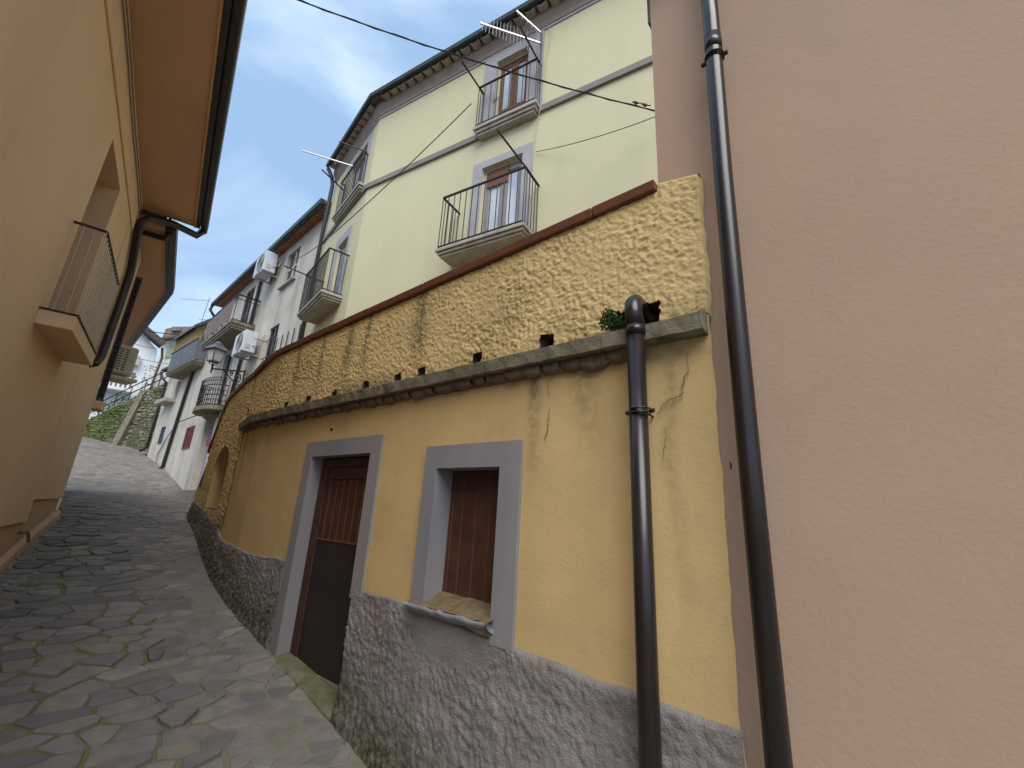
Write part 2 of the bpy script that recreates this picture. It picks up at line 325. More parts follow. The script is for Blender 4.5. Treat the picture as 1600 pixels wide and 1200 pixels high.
# street polygon in (s, n)
def left_n(s_):
    if s_ < 9.8: return math.tan(R(13.35)) * s_ - 1.24 - .03
    return 1.07 + (s_ - 9.8) * .035
def right_n(s_):
    return float(np.interp(s_, [-10, 5.2, 6.3, 7.1, 8.4, 9.9, 10.3, 10.9, 18.2, 23.7, 28.2, 28.3, 34], [2.2, 2.2, 2.24, 2.36, 2.59, 2.8, 2.85, 4.3, 4.96, 5.45, 5.45, 7.5, 8]))
def street():
    # mortar bed
    S1 = np.arange(-3.0, 34.5, .08); U = np.linspace(0, 1, 44)
    SS, UU = np.meshgrid(S1, U, indexing='ij'); LN = np.array([left_n(x) for x in S1]); RN = np.array([right_n(x) for x in S1])
    NN = LN[:, None] + (RN - LN)[:, None] * UU
    G = np.array([gz(x) for x in S1])[:, None] + (fbm(SS, NN, 2.0, 4, 3) - .5) * .03 + .003
    # centre is mossy, left side pale mortar
    cen = .78 + .035 * SS
    moss = np.clip(1.5 - np.abs(NN - cen) / .45, 0, 1) * np.clip(fbm(SS, NN, 1.6, 4, 9) * 3 - .45, 0, 1) + .35 * np.clip(fbm(SS, NN, .9, 3, 5) * 4 - 2, 0, 1)
    moss = np.maximum(moss, np.clip(1 - np.abs(NN - RN[:, None]) / .12, 0, 1) * .9) * np.clip(1.6 - SS / 14, .1, 1)
    mb = MB(); X = W.S.x * SS + W.N.x * NN; Y = W.S.y * SS + W.N.y * NN
    wob = (fbm(SS, NN, 1.2, 3, 15) - .5) * .5; tl = np.clip((.62 - (NN - LN[:, None]) + wob) / .15, 0, 1)[..., None]; tr = np.clip(((NN - cen) - .38 + wob) / .15, 0, 1)[..., None]
    cc = np.array([.18, .165, .11]) * (1 - tl) * (1 - tr) + np.array([.42, .36, .29]) * tl + np.array([.22, .20, .172]) * tr * (1 - tl)
    mb.c = np.concatenate([cc, np.ones_like(tl)], 2).reshape(-1, 4).tolist()
    mb.v = list(map(tuple, np.stack([X.ravel(), Y.ravel(), G.ravel()], 1).tolist())); mb.a = np.clip(moss, 0, 1).ravel().tolist(); m_ = len(U)
    for i in range(len(S1) - 1):
        for j in range(m_ - 1): a = i * m_ + j; mb.f.append([a, a + 1, a + m_ + 1, a + m_])
    root = mb.build('street', 'mortar', smooth=True, kind='structure')
    # irregular slabs: Voronoi cells of jittered rows running across the street
    pts = []; s_ = .6
    while s_ < 33.5:
        ds = random.uniform(.09, .19) * (1 if s_ < 12 else 1.25)
        n_ = left_n(s_) - .1 + random.random() * .2; rn = right_n(s_)
        while n_ < rn:
            zc = abs(n_ + .1 - (.85 + .035 * s_)) < .5; wd = (random.uniform(.14, .42) if zc else random.uniform(.09, .28)) * (1 if s_ < 12 else 1.2)
            pn = n_ + wd / 2 + random.uniform(-.03, .03)
            if left_n(s_) + .03 < pn < right_n(s_) - .05: pts.append((s_ + random.uniform(-.06, .06), pn))
            n_ += wd
        s_ += ds
    pts = np.array(pts); cells = []
    asp = np.array([1.75, 1.0])
    for i, p in enumerate(pts):
        d = ((pts - p) * asp); dd = (d ** 2).sum(1); nb = np.argsort(dd)[1:19]
        cell = [(p[0] - .5, p[1] - .5), (p[0] + .5, p[1] - .5), (p[0] + .5, p[1] + .5), (p[0] - .5, p[1] + .5)]
        def clip(cell, nx, ny, c_):
            res = []
            for k in range(len(cell)):
                a, b = cell[k], cell[(k + 1) % len(cell)]; fa = nx * a[0] + ny * a[1] - c_; fb = nx * b[0] + ny * b[1] - c_
                if fa <= 0: res.append(a)
                if (fa < 0) != (fb < 0): t = fa / (fa - fb); res.append((a[0] + (b[0] - a[0]) * t, a[1] + (b[1] - a[1]) * t))
            return res
        zone = p[1] - left_n(p[0])
        rz = right_n(p[0]) - p[1]; gap = (.042 if zone < .65 else (.028 if rz < .8 else .024)) * random.uniform(.7, 1.4)
        if p[0] > 12: gap *= 1.3
        for q in nb:
            v_ = (pts[q] - p) * asp * asp; l_ = math.hypot(*v_);
            nx, ny = v_[0] / l_, v_[1] / l_; m2 = (pts[q] + p) / 2
            cell = clip(cell, nx, ny, nx * m2[0] + ny * m2[1] - gap / 2)
            if len(cell) < 3: break
        if len(cell) < 3: continue
        cell = [(a, max(left_n(a) + .06, min(right_n(a) - .05, b))) for a, b in cell]
        cl = []
        for a, b in cell:
            if not cl or math.hypot(a - cl[-1][0], b - cl[-1][1]) > .02: cl.append((a, b))
        if len(cl) < 3: continue
        area = abs(sum(cl[k][0] * cl[(k + 1) % len(cl)][1] - cl[(k + 1) % len(cl)][0] * cl[k][1] for k in range(len(cl)))) / 2
        if area < .005: continue
        cells.append((p, cl))
    def stone(mb, p, cl):
        cx = sum(a for a, b in cl) / len(cl); cy = sum(b for a, b in cl) / len(cl)
        pol = []
        for k in range(len(cl)):
            a, b = Vector(cl[k]), Vector(cl[(k + 1) % len(cl)]); pr = Vector(cl[k - 1])
            c1 = a + (pr - a) * random.uniform(.06, .2); c2_ = a + (b - a) * random.uniform(.06, .2); pol += [c1, (a * .5 + c1 * .25 + c2_ * .25), c2_]
            if (b - a).length > .12: m2 = a + (b - a) * random.uniform(.4, .6); nn = Vector((-(b - a).y, (b - a).x)).normalized(); pol.append(m2 + nn * random.uniform(-.008, .004))
        h = random.uniform(.008, .028) if abs(p[1] - (.78 + .035 * p[0])) < .5 else random.uniform(.004, .016) * (1 if p[0] < 10 else .9); tx, ty = random.uniform(-.03, .03), random.uniform(-.025, .025)
        zone = p[1] - left_n(p[0])
        t = random.random()
        if t < .45: c_ = Vector((.225, .192, .178))
        elif t < .57: c_ = Vector((.23, .21, .165))
        elif t < .85: c_ = Vector((.17, .155, .15))
        else: c_ = Vector((.26, .235, .195))
        c_ = c_ * random.uniform(.85, 1.15); n = len(pol); base = len(mb.v)
        for lv, (sh, zz) in enumerate(((1, -.02), (1, h - .006), (.955, h))):
            for q in pol:
                a = cx + (q.x - cx) * sh; b = cy + (q.y - cy) * sh; P3 = W.S * a + W.N * b
                z = gz(a) + zz + (tx * (a - cx) + ty * (b - cy) if lv else 0)
                mb.v.append((P3.x, P3.y, z)); mb.c.append((*c_, 1))
        P3 = W.S * cx + W.N * cy; mb.v.append((P3.x, P3.y, gz(cx) + h + .002)); mb.c.append((*c_, 1))
        for lv in range(2):
            for k in range(n): a = base + lv * n + k; b = base + lv * n + (k + 1) % n; mb.f.append([a, b, b + n, a + n])
        for k in range(n): mb.f.append([base + 2 * n + k, base + 2 * n + (k + 1) % n, base + 3 * n])
    def vis(c_):      # rough size seen from the photo's place
        p = c_[0]; q = W.S * p[0] + W.N * p[1] + Vector((0, 0, gz(p[0]) - CZ)); f = q.dot(F0)
        x = 800 + FPX * q.dot(RT) / f if f > .1 else -999; y = 600 - FPX * q.dot(UP) / f if f > .1 else 9999
        return q.length + (0 if (-20 < x < 620 and y < 1230) else 1000)
    cells.sort(key=vis)
    for p, cl in cells[:300]:
        mb = MB(); stone(mb, p, cl); mb.build('paving_stone', 'paving', root)
    mb = MB()
    for p, cl in cells[300:]: stone(mb, p, cl)
    mb.build('paving_stone', 'paving', root, kind='stuff')
street()

# ================================================================== RETAINING WALL (yellow, curved)
wall = thing('retaining_wall', 'curved yellow retaining wall with rough plaster top, grey plinth and old wooden door', 'wall', WC.P(4, gz(4)))
def cop_z(s_): return float(np.interp(s_, [.5, .8, 3.15, 5.1, 6.1, 6.5, 8.4, 8.55, 9.1, 9.6], [4.17, 4.16, 4.11, 4.07, 4.04, 3.95, 3.88, 3.80, 3.06, 2.4]))
def plinth_top(s_): return float(np.interp(s_, [.5, 1.74, 2.66, 3.3, 4.5, 5.25, 6.5, 7, 8.67, 9.8], [1.43, 1.49, 1.56, 1.58, 1.66, 1.64, 1.70, 1.84, 2.05, 2.1]))
DS0, DS1, DZ = 3.37, 4.39, 2.64
WS0, WS1, WZ0, WZ1 = 1.89, 2.50, 1.54, 2.49
def smooth_render():
    xs = sorted(set(np.round(np.arange(.56, 6.8, .03), 3).tolist() + [DS0, DS1, WS0, WS1]))
    zs = sorted(set(np.round(np.arange(.2, 3.24, .03), 3).tolist() + [DZ, WZ0, WZ1]))
    SS, ZZ = np.meshgrid(np.array(xs), np.array(zs), indexing='ij')
    OO = (fbm(SS, ZZ, 1.2, 3, 21) - .5) * .022 + (fbm(SS, ZZ, 7, 3, 22) - .5) * .004
    # ragged right edge of the plaster
    SS2 = SS.copy(); SS2[0, :] += (fbm(SS[:1, :], ZZ[:1, :], 6, 3, 5)[0] - .5) * .03
    st = np.zeros_like(SS)
    for c_, wd, z1, z0, am in ((6.42, .05, 3.1, 2.0, .9), (6.15, .03, 3.1, 2.6, .6), (1.62, .05, 3.05, 2.3, .8), (1.25, .1, 3.05, 2.5, .55), (.78, .04, 3.0, 1.4, .45), (5.6, .05, 3.1, 2.7, .4)):
        wob = (fbm(SS * 0 + 1, ZZ, 2, 2, int(c_ * 10)) - .5) * .12
        st = np.maximum(st, am * np.exp(-((SS - c_ - wob) / wd) ** 2) * np.clip((ZZ - z0) / (z1 - z0), 0, 1) * np.clip((z1 + .1 - ZZ) / .1, 0, 1))
    st = np.maximum(st, np.clip(1 - (3.07 - ZZ) / .10, 0, 1) * .5 * (fbm(SS, ZZ, 5, 3, 8)))
    hol = np.zeros((len(xs) - 1, len(zs) - 1), bool); cx = (SS[:-1, :-1] + SS[1:, 1:]) / 2; cz = (ZZ[:-1, :-1] + ZZ[1:, 1:]) / 2
    hol |= (cx > DS0) & (cx < DS1) & (cz < DZ); hol |= (cx > WS0) & (cx < WS1) & (cz > WZ0) & (cz < WZ1)
    relief(WC, SS2, ZZ, OO, st, hol).build('smooth_render', 'yellow_smooth', wall, smooth=True)
smooth_render()
HOLES = [(.81, .91, 3.27, 3.385)] + [(c_ - .05, c_ + .05, 3.27, 3.27 + h) for c_, h in ((1.57, .075), (2.20, .07), (2.83, .06), (3.14, .05), (3.63, .05), (4.20, .045), (4.74, .045), (5.27, .045))]
NI = (7.15, 8.35, 2.03, 2.62)
def niche_in(s_, z_):
    c_ = (NI[0] + NI[1]) / 2; r_ = (NI[1] - NI[0]) / 2
    if abs(s_ - c_) > r_ or z_ < NI[2]: return False
    return z_ < NI[3] + math.sqrt(max(0, 1 - ((s_ - c_) / r_) ** 2)) * .34
def rough_render():
    for part, (s0, s1, step) in enumerate(((.56, 6.66, .0085), (6.66, 9.12, .013))):
        xs = np.arange(s0, s1 + step * .5, step); rows = 104 if part == 0 else 150
        t = np.linspace(0, 1, rows); zt = np.array([cop_z(x) - .06 for x in xs]); zt = np.where(xs < .79, 4.11 + .2 * (xs - .56), zt)
        zb = np.full_like(zt, 3.245 if part == 0 else 1.85); zt = np.maximum(zt, zb + .05)
        SS = np.repeat(xs[:, None], rows, 1); ZZ = zb[:, None] + (zt - zb)[:, None] * t[None, :]
        n1 = fbm(SS + ZZ * .35, ZZ * 1.6 - SS * .3, 20, 4, 31, .7); n2 = fbm(SS, ZZ, 48, 2, 41, .6); n3 = fbm(SS, ZZ, .9, 2, 77)
        ridg = 1 - np.abs(n1 * 2 - 1)
        n4 = fbm(SS, ZZ, 3.2, 2, 70); OO = ridg ** 2 * .006 * (.4 + 1.2 * n4) + (n2 - .5) * .015 * (.5 + n4) + (n3 - .5) * .02
        if part == 1: OO = .01 + (n2 - .5) * .034 + (n3 - .5) * .02 + (ridg - .7) * .01
        OO[:, -1] = -.02
        if part == 0: SS[0, :] += (fbm(SS[:1, :], ZZ[:1, :], 9, 3, 5)[0] - .5) * .035; OO[0, :] = -.06
        st = np.zeros_like(SS)
        if part == 0:
            for c_, wd, am in ((2.95, .105, 1), (3.75, .05, .85), (4.10, .075, .9), (4.62, .05, .7), (5.15, .07, .8), (5.75, .05, .6), (6.3, .05, .5), (1.9, .05, .3)):
                cc = c_ + (fbm(SS * 0, ZZ, 2.5, 2, int(c_ * 9)) - .5) * .12 - (4.1 - ZZ) * .03
                st = np.maximum(st, am * np.exp(-((SS - cc) / (wd * (1.2 - .4 * (ZZ - 3.3)))) ** 2) * np.clip((ZZ - 3.3) * 3, .35, 1))
            st = np.maximum(st, np.clip(1 - (ZZ - 3.25) / .16, 0, 1) * np.clip(fbm(SS, ZZ, 1.8, 4, 51) * 3 - 1, 0, 1) * .9)
            st = np.maximum(st, .45 * np.clip(fbm(SS, ZZ, 1.1, 4, 61) * 5 - 3, 0, 1))
        else:
            st = np.maximum(st, np.clip(1 - (ZZ - 2.0) / .5, 0, 1) * np.clip(fbm(SS, ZZ, 2.2, 4, 51) * 3 - 1.2, 0, 1) * .5)
        cx = (SS[:-1, :-1] + SS[1:, 1:]) / 2; cz = (ZZ[:-1, :-1] + ZZ[1:, 1:]) / 2; hol = np.zeros_like(cx, bool)
        if part == 0:
            for k_, (a, b, c_, d_) in enumerate(HOLES):
                j = (fbm(cx, cz, 12, 2, 3 + k_) - .5) * .03; hol |= (cx > a + j) & (cx < b + j) & (cz < d_ + j)
        else:
            for i in range(cx.shape[0]):
                for j in range(cx.shape[1]): hol[i, j] = niche_in(cx[i, j], cz[i, j])
        relief(WC, SS, ZZ, OO, np.clip(st, 0, 1), hol).build('rough_render', 'yellow_rough', wall, smooth=True)
    # weep hole linings, right through the parapet
    mb = MB()
    for a, b, c_, d_ in HOLES: mb.reveal(WC, a - .02, b + .02, 3.24, d_ + .02, .0, -.32)
    mb.build('weep_hole_lining', 'rubble', wall)
    # niche interior
    mb = MB(); c_ = (NI[0] + NI[1]) / 2; r_ = (NI[1] - NI[0]) / 2 + .01; prof = [(NI[0] - .01, 1.6)] + [(c_ - r_ * math.cos(math.pi * k / 20), NI[3] + .35 * math.sin(math.pi * k / 20)) for k in range(21)] + [(NI[1] + .01, 1.6)]
    for k in range(len(prof) - 1):
        (a, z0), (b, z1) = prof[k], prof[k + 1]; mb.poly([WC.P(a, z0, .012), WC.P(b, z1, .012), WC.P(b, z1, -.22), WC.P(a, z0, -.22)])
    mb.poly([WC.P(a, z, -.22) for a, z in prof])
    mb.build('niche', 'yellow_smooth', wall)
rough_render()
def plinth():
    for s0, s1 in ((.555, DS0 - .01), (4.53, 9.62)):
        xs = np.arange(s0, s1 + .005, .010); rows = 92; t = np.linspace(0, 1, rows)
        zt = np.array([plinth_top(x) for x in xs]) + (fbm(xs, xs * 0, 5, 3, 2) - .5) * .03; zb = np.array([gz(x) for x in xs]) - .03
        SS = np.repeat(xs[:, None], rows, 1); ZZ = zb[:, None] + (zt - zb)[:, None] * t[None, :]
        n1 = fbm(SS + ZZ * .5, ZZ - SS * .4, 15, 4, 131, .7); n2 = fbm(SS, ZZ, 44, 2, 141, .65); n3 = fbm(SS, ZZ, 1.4, 2, 177)
        H = ZZ - zb[:, None]
        OO = .012 + (1 - np.abs(n1 * 2 - 1)) ** 2 * .010 + (n2 - .5) * .018 + (n3 - .5) * .03 + (fbm(SS * .6 + ZZ, ZZ - SS * .5, 5, 2, 71) - .5) * .018 + .05 * np.clip(1 - H / .35, 0, 1) ** 2
        if s0 < 1:      # under the window sill the render is smooth
            f = np.clip(1 - np.abs(SS - 2.22) / .42, 0, 1) * np.clip((ZZ - 1.28) / .15, 0, 1); f = np.clip(f * 3, 0, 1); OO = OO * (1 - f) + .02 * f
        OO[:, -1] = -.004; OO[:, -2] = np.minimum(OO[:, -2], .018); OO[0, :] = -.01; OO[-1, :] = -.02 if s0 > 1 else -.12
        st = np.clip(1.5 - H / .36, 0, 1) * np.clip(fbm(SS, ZZ, 3, 4, 88) * 2.6 - .1, 0, 1)
        st = np.maximum(st, .4 * np.clip(fbm(SS, ZZ, 1.5, 4, 98) * 5 - 2.9, 0, 1))
        relief(WC, SS, ZZ, OO, np.clip(st, 0, 1)).build('plinth', 'plinth', wall, smooth=True)
    # blue grey painted foot of the niche
    mb = MB(); mb.box(WC, 7.2, 8.3, 1.6, 2.04, -.21, -.02); mb.build('niche_foot', 'surround', wall)
plinth()
# solid core behind: closes top, back and left end
mb = MB()
xs = [.56, .8] + [1 + .5 * k for k in range(16)] + [8.75, 9.0, 9.3, 9.6]
for a, b in zip(xs[:-1], xs[1:]):
    za, zb_ = cop_z(a) - .05, cop_z(b) - .05
    mb.poly([WC.P(a, za, -.01), WC.P(b, zb_, -.01), WC.P(b, zb_, -.34), WC.P(a, za, -.34)])
    lo_a = 3.42 if a < 5.5 else 2.2
    mb.poly([WC.P(a, max(min(lo_a, za - .02), 0), -.34), WC.P(b, min(lo_a, zb_ - .02), -.34), WC.P(b, zb_, -.34), WC.P(a, za, -.34)])
for (a, b) in ((.93, 1.52), (1.62, 2.15), (2.25, 2.78), (2.88, 3.09), (3.19, 3.58), (3.68, 4.15), (4.25, 4.69), (4.79, 5.22), (5.32, 5.6)):
    mb.poly([WC.P(a, 3.2, -.34), WC.P(b, 3.2, -.34), WC.P(b, 3.42, -.34), WC.P(a, 3.42, -.34)])
mb.poly([WC.P(9.12, 1.7, .0), WC.P(9.12, 3.05, .0), WC.P(9.12, 3.05, -.34), WC.P(9.12, 1.7, -.34)])
mb.walls(WC, 9.1, 9.6, 1.6, 2.35); mb.poly([WC.P(9.6, 1.6, .0), WC.P(9.6, 2.35, .0), WC.P(9.6, 2.35, -.34), WC.P(9.6, 1.6, -.34)])
mb.build('wall_core', 'yellow_smooth', wall)
# coping of dark red tiles
xs = np.arange(.80, 8.95, .42).tolist()
for a, b in zip(xs[:-1], xs[1:]):
    b -= .004; za, zb_ = cop_z(a), cop_z(b); dz = random.uniform(-.004, .004)
    if a > 8.3: continue
    pts = []
    for s_, z_ in ((a, za), (b, zb_)): pts.append([WC.P(s_, z_ - .06 + dz, .035), WC.P(s_, z_ - .055 + dz, -.37), WC.P(s_, z_ + .01 + dz, -.37), WC.P(s_, z_ + dz, .05)])
    mb = MB(); mb.box8([pts[0][0], pts[1][0], pts[1][1], pts[0][1], pts[0][3], pts[1][3], pts[1][2], pts[0][2]]); mb.build('coping_tile', 'coping', wall, bevel=.006)
mb = MB(); xs = [8.2, 8.45, 8.6, 8.8, 9.0, 9.15]
for a, b in zip(xs[:-1], xs[1:]):
    za, zb_ = cop_z(a), cop_z(b); mb.box8([WC.P(a, za - .06, .04), WC.P(b, zb_ - .06, .04), WC.P(b, zb_ - .06, -.36), WC.P(a, za - .06, -.36), WC.P(a, za, .05), WC.P(b, zb_, .05), WC.P(b, zb_, -.36), WC.P(a, za, -.36)])
mb.build('coping_ramp', 'coping', wall)
# stone ledge and rubble corbel course below it
xs = [.57]
while xs[-1] < 6.55: xs.append(xs[-1] + random.uniform(.45, .9))
xs[-1] = 6.78
for a, b in zip(xs[:-1], xs[1:]):
    mb = MB(); n = max(2, int((b - a) / .07)); prof = []
    for k in range(n + 1):
        s_ = a + .002 + (b - a - .004) * k / n; dz = -.03 * max(0, s_ - 6.0) / .7 * .8
        j = lambda am: random.uniform(-am, am)
        taper = 1 - .45 * max(0, s_ - 6.1) / .68
        prof.append([WC.P(s_, 3.125 + j(.003) + dz, .10 * taper + j(.004)), WC.P(s_, 3.205 + j(.003) + dz, .115 * taper + j(.006)), WC.P(s_, 3.245 + j(.004) + dz, .03), WC.P(s_, 3.23 + dz, -.05), WC.P(s_, 3.12 + dz, -.05)])
    base = 0; m_ = 5
    for pr in prof: mb.v += [tuple(p) for p in pr]
    for k in range(n):
        for q in range(m_): a0 = k * m_ + q; a1 = k * m_ + (q + 1) % m_; mb.f.append([a0, a1, a1 + m_, a0 + m_])
    mb.f.append([0, 1, 2, 3, 4][::-1]); mb.f.append([n * m_ + q for q in range(5)])
    mb.build('ledge_stone', 'stone', wall)
s_ = .93
while s_ < 6.62:
    wd = random.uniform(.07, .2); dp = random.uniform(.05, .075); hh = random.uniform(.045, .08) * (1.15 if s_ < 1.8 else .95); mb = MB(); n = 7; rings = []
    cz_ = 3.115; base = 0
    for k in range(n + 1):
        t = k / n; a = s_ + wd * t; r_ = math.sin(math.pi * min(.97, max(.03, t))) ** .16
        rings.append([WC.P(a, cz_ + .01, dp * .9), WC.P(a, cz_ - hh * .55 * r_, dp * (.55 + .45 * r_)), WC.P(a, cz_ - hh * r_, dp * .6 * r_), WC.P(a, cz_ - hh * r_ * .9, -.03), WC.P(a, cz_ + .01, -.03)])
    for rg in rings: mb.v += [tuple(p + Vector((random.uniform(-.004, .004), random.uniform(-.004, .004), random.uniform(-.004, .004)))) for p in rg]
    for k in range(n):
        for q in range(5): a0 = k * 5 + q; a1 = k * 5 + (q + 1) % 5; mb.f.append([a0, a1, a1 + 5, a0 + 5])
    mb.build('corbel_stone', 'rubble', wall, smooth=True); s_ += wd + random.uniform(.0, .02)
mb = MB(); mb.box(WC, .93, 6.6, 3.06, 3.12, -.03, .036)
mb.build('corbel_mortar', 'rubble', wall)
# door and its surround
mb = MB()
mb.box(WC, DS1, 4.53, gz(4.5) - .05, 2.79, -.14, .024); mb.box(WC, 3.225, DS0, 1.50, 2.79, -.14, .024); mb.box(WC, DS0, DS1, DZ, 2.79, -.14, .024)
mb.box(WC, 3.33, DS0, .6, 1.5, -.16, -.005)
mb.build('door_surround', 'surround', wall)
mb = MB(); mb.box(WC, 4.27, 4.39, .8, 2.63, -.18, -.10); mb.box(WC, 3.37, 3.41, .7, 2.63, -.18, -.10); mb.box(WC, 3.41, 4.27, 2.55, 2.63, -.18, -.10)
door = mb.build('door', 'wood_dark', wall, bevel=.005)
mb = MB(); mb.box(WC, 3.3, 4.5, .6, 2.75, -.24, -.20); mb.build('door_backing', 'dark', wall)  # dark sheet added to block the bright gap and paint shade between planks
mb = MB(); mb.box(WC, 3.41, 4.27, 2.43, 2.55, -.17, -.12); mb.box(WC, 4.21, 4.27, 1.85, 2.43, -.17, -.12); mb.build('door_rail', 'wood_dark', door, bevel=.006)
n = 7
for k in range(n):
    a = 3.41 + (4.21 - 3.41) * k / n; mb = MB(); mb.box(WC, a + .003, a + .8 / n - .007, 1.85, 2.43, -.165, -.137); mb.build('plank', 'wood_dark', door, bevel=.006)
    mb = MB(); mb.box(WC, a + .8 / n - .014, a + .8 / n - .002, 1.88, 2.43, -.136, -.128); mb.build('batten', 'wood_light', door)
mb = MB(); mb.box(WC, 3.405, 4.30, .72, 1.88, -.16, -.115); mb.build('metal_panel', 'metal_panel', door, bevel=.004)
mb = MB(); mb.box(WC, 3.405, 4.30, 1.868, 1.884, -.1145, -.108); mb.build('panel_edge', 'wood_light', door)
mb = MB(); mb.box(WC, 3.37, 4.39, .60, .82, -.2, -.10); mb.build('door_sill', 'plinth', wall)
mb = MB(); mb.box8([WC.P(3.34, .6, -.12), WC.P(4.5, .7, -.12), WC.P(4.5, .7, .06), WC.P(3.34, .6, .06), WC.P(3.34, .755, -.12), WC.P(4.5, .90, -.12), WC.P(4.5, .885, .05), WC.P(3.34, .70, .05)])
mb.build('threshold', 'mossy_step', wall, bevel=.012)
# window with shutter planks
mb = MB()
mb.box(WC, WS1, 2.63, 1.55, 2.655, -.174, .024); mb.box(WC, 1.72, WS0, 1.47, 2.655, -.15, .024); mb.box(WC, WS0, WS1, WZ1, 2.655, -.15, .024)
mb.build('window_surround', 'surround', wall)
mb = MB(); mb.box(WC, 1.75, 2.62, 1.5, 2.6, -.20, -.175); sh = mb.build('window_shutter', 'dark', wall)  # dark sheet behind the planks, stops leaking light and colours gaps as shade
for a, b in ((1.892, 1.985), (1.99, 2.10), (2.105, 2.235), (2.24, 2.37), (2.375, 2.47), (2.474, 2.50)):
    mb = MB(); mb.box(WC, a, b - .006, 1.62, 2.49, -.17, -.145 - random.uniform(0, .006)); mb.build('plank', 'wood_dark', sh, bevel=.004)
    mb = MB(); mb.box(WC, b - .007, b - .001, 1.63, 2.49, -.17, -.143); mb.build('batten', 'wood_light', sh)
def sill():
    xs = np.linspace(1.86, 2.615, 30); os_ = np.linspace(-.16, .075, 14); mb = MB()
    SS, OO = np.meshgrid(xs, os_, indexing='ij')
    Z = 1.652 - (OO + .16) * .27 + (fbm(SS, OO, 14, 3, 8) - .5) * .022
    X = W.S.x * SS + W.N.x * (2.2 - OO); Y = W.S.y * SS + W.N.y * (2.2 - OO)
    mb.v = list(map(tuple, np.stack([X.ravel(), Y.ravel(), Z.ravel()], 1).tolist()))
    for i in range(29):
        for j in range(13): a = i * 14 + j; mb.f.append([a, a + 14, a + 15, a + 1])
    mb.build('sill_top', 'orange_dirt', wall, smooth=True)
    mb = MB(); prof = [(-.1, 1.53), (.02, 1.525), (.06, 1.54), (.084, 1.566), (.086, 1.584), (.07, 1.59), (.055, 1.575)]
    for k, a in enumerate(np.linspace(1.86, 2.63, 16)):
        for o_, z_ in prof: mb.v.append(tuple(WC.P(a, z_ + random.uniform(-.006, .006), o_ + random.uniform(-.005, .005))))
    n = len(prof)
    for k in range(15):
        for q in range(n): a0 = k * n + q; a1 = k * n + (q + 1) % n; mb.f.append([a0, a1, a1 + n, a0 + n])
    mb.f.append(list(range(n))); mb.f.append([15 * n + q for q in range(n)][::-1])
    mb.build('window_sill', 'surround', wall, smooth=True)
sill()
# cracks
def crack(pxs, wd=.006):
    mb = MB(); P_ = [W.at(*p) for p in pxs]; pts = []
    for (a, z), (b, z2) in zip(P_[:-1], P_[1:]):
        for k in range(5): t = k / 5; pts.append((a + (b - a) * t + random.uniform(-.006, .006), z + (z2 - z) * t + random.uniform(-.005, .005)))
    pts.append(P_[-1]); n = len(pts)
    for k, (a, z) in enumerate(pts):
        ww = wd * (.3 + .7 * math.sin(math.pi * (k + .3) / (n + .3))) / 2
        mb.v += [tuple(WC.P(a - ww, z - ww, .014)), tuple(WC.P(a + ww, z + ww, .014))]
    mb.f = [[2 * k, 2 * k + 1, 2 * k + 3, 2 * k + 2] for k in range(n - 1)]
    mb.build('crack', 'crack', wall)
crack([(1075, 550), (1076, 580), (1069, 598), (1067, 618), (1048, 625), (1036, 634), (1028, 650)], .007)
crack([(861, 640), (858, 665), (856, 680), (852, 687)], .007); crack([(1040, 665), (1041, 690), (1038, 720)], .004); crack([(857, 590), (860, 620)], .004)
mb = MB(); a, z = W.at(519, 671); mb.tube([WC.P(a, z, -.01), WC.P(a, z, .015)], .012, 8); mb.build('plug_hole', 'dark', wall)
# drainpipe on the retaining wall
dp = [WC.P(.93, 3.36, -.12), WC.P(.93, 3.37, .02), WC.P(.925, 3.365, .075), WC.P(.92, 3.34, .105), WC.P(.915, 3.29, .12), WC.P(.905, 3.2, .122)]
mb = MB(); mb.tube(dp, .049, 20); mb.tube([WC.P(.905, 3.2, .122), WC.P(.88, gz(.9), .122)], .047, 20)
pipe = mb.build('drainpipe', 'pipe', wall, smooth=True)
mb = MB(); mb.tube([WC.P(.905, 3.20, .122), WC.P(.905, 3.15, .122)], .0523, 20); mb.build('pipe_collar', 'pipe', pipe, smooth=True)
def clip_ring(fr, a, z, o, r_, parent, nm='pipe_clip'):
    mb = MB()
    for dz in (-.008, .012): mb.tube([fr.P(a + r_ * math.cos(t), z + dz, o + r_ * math.sin(t)) for t in np.linspace(0, 2 * math.pi, 21)], .0045, 6)
    for sg in (-1, 1): mb.tube([fr.P(a + sg * (r_ + .002), z, o), fr.P(a + sg * (r_ + .022), z, o)], .012, 8); mb.tube([fr.P(a + sg * r_ * .3, z, -.02), fr.P(a + sg * r_ * .3, z, o)], .006, 6)
    mb.build(nm, 'pipe', parent)
clip_ring(WC, .892, 2.73, .122, .052, pipe)

# ================================================================== FERN in the weep hole
def tuft(center, rad, n, ln, name, label, cat, m='leaf', up=.2):
    mb = MB()
    for k in range(n):
        d = Vector((random.gauss(0, 1), random.gauss(0, 1), random.gauss(up, .8))).normalized(); p = Vector(center) + Vector((random.uniform(-1, 1) * rad[0], random.uniform(-1, 1) * rad[1], random.uniform(-1, 1) * rad[2]))
        q = p + d * ln * random.uniform(.5, 1.2); s_ = d.cross(Vector((random.random(), random.random(), random.random()))).normalized() * ln * .22
        mid = (p + q) / 2 + Vector((0, 0, -.1 * ln)); mb.poly([p, mid - s_, q, mid + s_])
    o = mb.build(name, m, loc=center); return tag(o, label, cat)
tuft(WC.P(1.05, 3.30, .05), (.075, .04, .045), 520, .032, 'fern', 'small green fern tuft sprouting from the weep hole beside the drainpipe elbow', 'plant')

